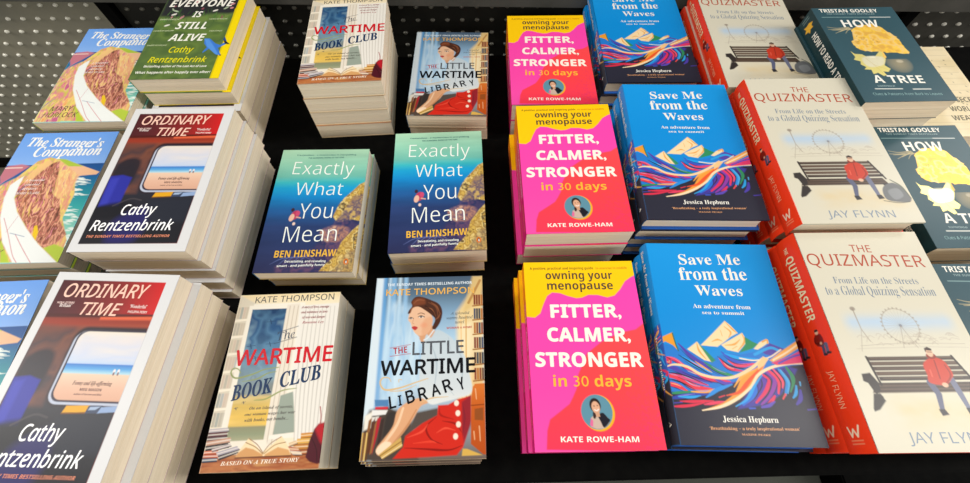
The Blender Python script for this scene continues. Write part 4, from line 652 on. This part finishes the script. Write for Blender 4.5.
def pages_mesh(w, h, z0, z1, x0, seed, curve=0.):
    """The block of leaves: many thin layers a hair out of line, the spine side rounded by curve."""
    r = random.Random(seed); bm = bmesh.new(); n = 14; rows = []
    for k in range(n+1):
        z = z0+(z1-z0)*k/n; t = 2*k/n-1; e = r.uniform(0, .0003); f = r.uniform(0, .0003); c = curve*(1-t*t)
        rows.append([bm.verts.new(p) for p in ((x0, -h/2+f, z), (w/2-e-c, -h/2+f, z), (w/2-e-c, h/2-f, z), (x0, h/2-f, z))])
    for a, b in zip(rows, rows[1:]):
        for i in range(4): bm.faces.new((a[i], a[(i+1) % 4], b[(i+1) % 4], b[i]))
    bm.faces.new(rows[0][::-1]); bm.faces.new(rows[-1])
    me = bpy.data.meshes.new('page_block'); bm.to_mesh(me); bm.free(); me.materials.append(M_PAGE); return me
def strip_mesh(w, h, z0, z1, m): return box_mesh('back_cover', -w/2, w/2, -h/2, h/2, z0, z1, m)
# title: thickness, name, spine colour, back colour, look, group
KIND = {
 'OT': (.0226, 'paperback', '#15151c', '#c9b4b0', 'white-bordered train-window paperback', 'white-bordered train-window paperbacks'),
 'EV': (.0215, 'paperback', '#3c6a2c', '#e2c80a', 'green paperback with blue bird', 'green paperbacks with a blue bird'),
 'WBC': (.0255, 'paperback', '#d8cdb4', '#c8b088', 'cream paperback with open-book picture', 'cream paperbacks with an open book'),
 'LWL': (.0225, 'paperback', '#5d7890', '#b8a488', 'paperback with red-skirted woman', 'paperbacks with a woman in red skirt'),
 'EWYM': (.0165, 'paperback', '#2f74a8', '#c8b070', 'sea-green and blue rocky-cove paperback', 'sea-green and blue paperbacks'),
 'ST': (.0198, 'paperback', '#b8c050', '#3f7a6c', 'sky-blue paperback with pink headland', 'sky-blue headland paperbacks'),
 'FCS': (.0225, 'paperback', None, '#d81878', 'pink and yellow paperback', 'pink and yellow paperbacks'),
 'SMW': (.0305, 'hardback', None, '#2a68c4', 'blue hardback with painted waves', 'blue hardbacks with painted waves'),
 'QM': (.0325, 'hardback', None, '#d8321a', 'cream hardback with red spine', 'cream hardbacks with red spines'),
 'HT': (.0300, 'paperback', None, '#16363c', 'dark teal paperback with gold tree', 'dark teal paperbacks with gold trees'),
 'WB': (.0225, 'paperback', '#cfc09a', '#cfc09a', 'pale cream weather paperback', 'pale cream paperbacks'),
}
PROTO = {}
def build_parts(key):
    """One book of a kind: list of (part name, mesh, label)."""
    t, nm, spc, bkc, look, grp = KIND[key]; a = ART[key]; w, h = a.w/1e3, a.h/1e3; mm = 1e-3; parts = []
    if nm == 'paperback':
        c = .0007; sp = .0006
        parts.append(('front_cover', sheet('front_cover', a, (-w/2, h/2, t), (mm, 0, 0), (0, -mm, 0), c, M_PRINT)))
        parts.append(('back_cover', box_mesh('back_cover', -w/2, w/2, -h/2, h/2, 0, c, flat(bkc))))
        if key+'_spine' in ART:
            s = ART[key+'_spine']; parts.append(('spine', sheet('spine', s, (-w/2, h/2, t-c), (0, -mm, 0), (0, 0, -(t-2*c)/s.h), sp, M_PRINT)))
        else: parts.append(('spine', box_mesh('spine', -w/2, -w/2+sp, -h/2, h/2, c, t-c, flat(spc))))
        parts.append(('page_block', pages_mesh(w-.0006, h-.0008, c, t-c, -w/2+sp, sum(map(ord, look)) % 97)))
    else:
        c = .0028; ins = .0035; bl = .003
        parts.append(('front_cover', sheet('front_cover', a, (-w/2, h/2, t), (mm, 0, 0), (0, -mm, 0), c, M_JACKET)))
        parts.append(('back_cover', box_mesh('back_cover', -w/2, w/2, -h/2, h/2, 0, c, flat(bkc), .0006)))
        s = ART[key+'_spine']; parts.append(('spine', sheet('spine', s, (-w/2, h/2, t), (0, -mm, 0), (0, 0, -t/s.h), .0008, M_JACKET, bl)))
        parts.append(('page_block', pages_mesh(w-2*ins, h-2*ins, c, t-c, -w/2+.0002, sum(map(ord, look)) % 97, .002)))
    return parts
def make_book(key, loc, rot, sz, label):
    t, nm, spc, bkc, look, grp = KIND[key]
    if key not in PROTO:
        root = bpy.data.objects.new(nm, None); sc.collection.objects.link(root); PROTO[key] = [root, []]
        for pn, me in build_parts(key): PROTO[key][1].append(link(pn, me, root))
    else:
        r0, ch = PROTO[key]; root = r0.copy(); sc.collection.objects.link(root)
        for c in ch: d = c.copy(); d.parent = root; sc.collection.objects.link(d)
    root.empty_display_size = .05; root.location = loc; root.rotation_euler = (0, 0, rot); root.scale = (1, 1, sz)
    root['label'] = label; root['category'] = 'book'; root['group'] = grp
    return root
ORD = {0: 'topmost', 1: 'second from top', 2: 'third from top', 3: 'fourth from top', 4: 'fifth from top'}
def stack(keys, pos, where, offs=(), rots=()):
    x, y, z, rot = pos; tot = sum(KIND[k][0] for k in keys); f = z/tot; n = len(keys); top = z
    for i, k in enumerate(keys):
        t = KIND[k][0]*f; top -= t; dx, dy = offs[i-1] if 0 < i <= len(offs) else ((0, 0) if i == 0 or not offs else offs[-1]); dr = rots[i-1] if 0 < i <= len(rots) else 0
        seq = ORD[i] if i < n-1 or n == 1 else 'bottom one'
        make_book(k, (x+dx, y+dy, top), rot+math.radians(dr), f, f'{KIND[k][4]}, {seq} {where}')
# ---------------------------------------------------------------- setting
FL = -.75
f = link('floor', box_mesh('floor', -3, 3, -2.5, 1.4, FL-.02, FL, M_FLOOR)); f['kind'] = 'structure'
YP = .80
def panel(name, x0, x1, z0, z1, m, stud, zrow, pitch=.0302, xoff=0.):
    """Sheet steel with rows of pressed domes."""
    bm = bmesh.new(); bmesh.ops.create_cube(bm, size=1, matrix=Matrix.Translation(((x0+x1)/2, YP+.006, (z0+z1)/2)) @ Matrix.Diagonal((x1-x0, .012, z1-z0, 1)))
    z = zrow
    while z > z0+.01:
        x = math.ceil((x0+.008-xoff)/pitch)*pitch+xoff
        while x < x1-.008:
            rings = []
            for rad, dep in ((.0046, 0), (.0038, .0024), (.0020, .0038)): rings.append([bm.verts.new((x+1.15*rad*math.cos(q*math.pi/4), YP-dep, z+.85*rad*math.sin(q*math.pi/4))) for q in range(8)])
            for a, b in zip(rings, rings[1:]):
                for q in range(8): bm.faces.new((a[q], a[(q+1) % 8], b[(q+1) % 8], b[q]))
            bm.faces.new(rings[-1])
            x += pitch
        z -= pitch
    bmesh.ops.recalc_face_normals(bm, faces=bm.faces[:])
    me = bpy.data.meshes.new(name); bm.to_mesh(me); bm.free()
    for p in me.polygons: p.use_smooth = len(p.vertices) == 4 and p.area < 1e-4
    me.materials.append(m); me.materials.append(stud)
    for p in me.polygons: p.material_index = 1 if p.area < 1e-4 else 0
    o = link(name, me); o['kind'] = 'structure'; return o
panel('wall_left', -1.9, -.755, FL, .5, M_OLIVE, M_STUD_PALE, .0715, xoff=.004)
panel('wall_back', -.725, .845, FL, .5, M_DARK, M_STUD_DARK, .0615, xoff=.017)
panel('wall_right', .875, 1.7, FL, .5, M_GREY, M_STUD_PALE, .0125, xoff=-.0085)
for i, xx in enumerate((-.740, .860)):
    o = link(f'trim_{i+1}', box_mesh('trim', xx-.014, xx+.014, YP-.012, YP+.012, FL, .5, M_BLACK, .002)); o['kind'] = 'structure'
o = link('trim_3', box_mesh('trim', -1.9, 1.5, -.012, .008, 0, .2, M_RAIL, .002)); o.location = (0, YP-.012, .046); o.rotation_euler = (0, math.radians(1.2), 0); o['kind'] = 'structure'
o = link('trim_4', box_mesh('trim', -1.9, -.755, YP-.008, YP, -.49, -.45, M_BLACK, .001)); o['kind'] = 'structure'
tb = bpy.data.objects.new('display_table', None); sc.collection.objects.link(tb); tb.location = (.16, .33, FL); tb.rotation_euler = (0, 0, math.radians(.9)); tb['label'] = 'black display table carrying all the stacks of books'; tb['category'] = 'table'
def tpart(name, *b, bev=.002): o = link(name, box_mesh(name, *b, bev), tb); return o
X0, X1, Y0, Y1 = -.668-.16, 1.06-.16, -.0145-.33, .70-.33
tpart('tabletop', X0, X1, Y0, Y1, .725, .75, M_BLACK); tpart('front_panel', X0+.02, X1-.02, Y0+.06, Y0+.078, 0, .725, M_BLACK)
tpart('floor_box', .70, 1.5, Y0-.12, Y0+.06, 0, .09, M_BLACK, bev=.004)  # black box added over the dark floor area, front right
tpart('side_panel', X0+.02, X0+.038, Y0+.078, Y1-.02, 0, .725, M_BLACK); tpart('side_panel', X1-.038, X1-.02, Y0+.078, Y1-.02, 0, .725, M_BLACK)
# ---------------------------------------------------------------- the stacks of books
FE, MI, PA = 'of the front-edge stack', 'of the middle-row stack', 'of the stack nearest the perforated panel'
stack(['OT']*5, (-0.4188, 0.0848, 0.1327, -0.0369), FE, [(0.0093, 0.0005), (0.0089, -0.0027), (0.0040, -0.0020), (0.0016, -0.0050)])
stack(['OT']*5, (-0.4190, 0.3321, 0.1326, -0.0009), MI, [(0.0036, -0.0001), (0.0080, -0.0023), (0.0076, -0.0080), (0.0049, -0.0114)])
EVO = [(.006, -.002), (.0075, -.006), (.004, -.004), (.005, -.003)]
stack(['EV', 'EV', 'OT', 'OT', 'OT'], (-0.4561, 0.5991, 0.1338, 0.0171), 'of the stack below the green bird cover', EVO)
stack(['WBC']*2, (-0.2407, 0.0948, 0.0704, 0.0304), FE)
stack(['WBC']*4, (-0.2199, 0.5963, 0.1242, 0.0568), PA, [(-.002, 0), (-.003, .001), (-.0025, 0)])
stack(['LWL']*3, (-0.0668, 0.1058, 0.0896, 0.0180), FE, [(-0.0053, -0.0021), (-0.0072, -0.0042)])
stack(['LWL']*2, (-0.0586, 0.5909, 0.0585, -0.0244), PA, [(.001, .001)])
stack(['EWYM']*3, (-0.2368, 0.3198, 0.0676, 0.0048), 'of the stack beside train-window paperbacks', [(0.0013, 0.0072), (0.0010, 0.0081)])
stack(['EWYM']*2, (-0.0657, 0.3439, 0.0766, 0.0359), 'of the stack beside pink paperbacks', [(-0.0037, 0.0029)])
stack(['FCS']*3, (0.1176, 0.1203, 0.0823, 0.0092), FE, [(-0.0045, 0.0006), (-0.0092, 0.0008)])
stack(['FCS']*3, (0.1180, 0.3635, 0.1042, 0.0218), MI, [(0.0001, -0.0008), (-0.0069, 0.0034)])
stack(['FCS']*2, (0.1115, 0.6062, 0.0745, 0.0034), PA)
stack(['SMW']*3, (0.2812, 0.1334, 0.0833, -0.0237), FE, [(0, -.003), (.001, -.001)])
stack(['SMW']*4, (0.2838, 0.3870, 0.1107, -0.0166), MI, [(-.001, -.001), (-.004, .001), (-.002, .002)])
stack(['SMW']*3, (0.2770, 0.6598, 0.0767, 0.0002), PA, [(-.004, -.003)])
stack(['QM']*3, (0.4509, 0.1288, 0.1173, 0.0048), FE, [(0.0021, 0.0022), (0.0085, 0.0022)])
stack(['QM']*4, (0.4518, 0.3708, 0.1340, 0.0061), MI, [(0.0026, 0.0079), (0.0033, 0.0161)] + [(.004, .004)])
stack(['QM']*3, (0.4492, 0.6243, 0.1022, -0.0136), PA, [(-.004, 0), (-.006, .002)])
stack(['HT']*4, (0.5866, 0.5355, 0.1431, 0.0160), PA, [(-.003, .001), (-.001, .004), (-.003, .003)])
stack(['HT']*2, (0.6368, 0.3396, 0.0878, 0.0141), MI, [(-.002, .002)])
stack(['HT']*3, (0.6070, 0.1129, 0.1000, -0.0048), FE, [(-.003, 0), (.002, 0)])
stack(['ST']*5, (-0.5888, 0.0952, 0.1000, 0.0386), FE, [(.003, 0), (.001, .002), (.004, 0)])
stack(['ST']*5, (-0.5967, 0.3260, 0.0985, 0.0204), MI, [(.003, 0), (.006, -.001), (.002, .002)])
stack(['ST']*5, (-0.6003, 0.5515, 0.0992, 0.0165), PA, [(.003, .002), (.001, .004), (.003, .001)])
stack(['WB']*2, (.7365, .536, .065, 0), 'of the pair behind teal stacks', [(.034, -.009)])
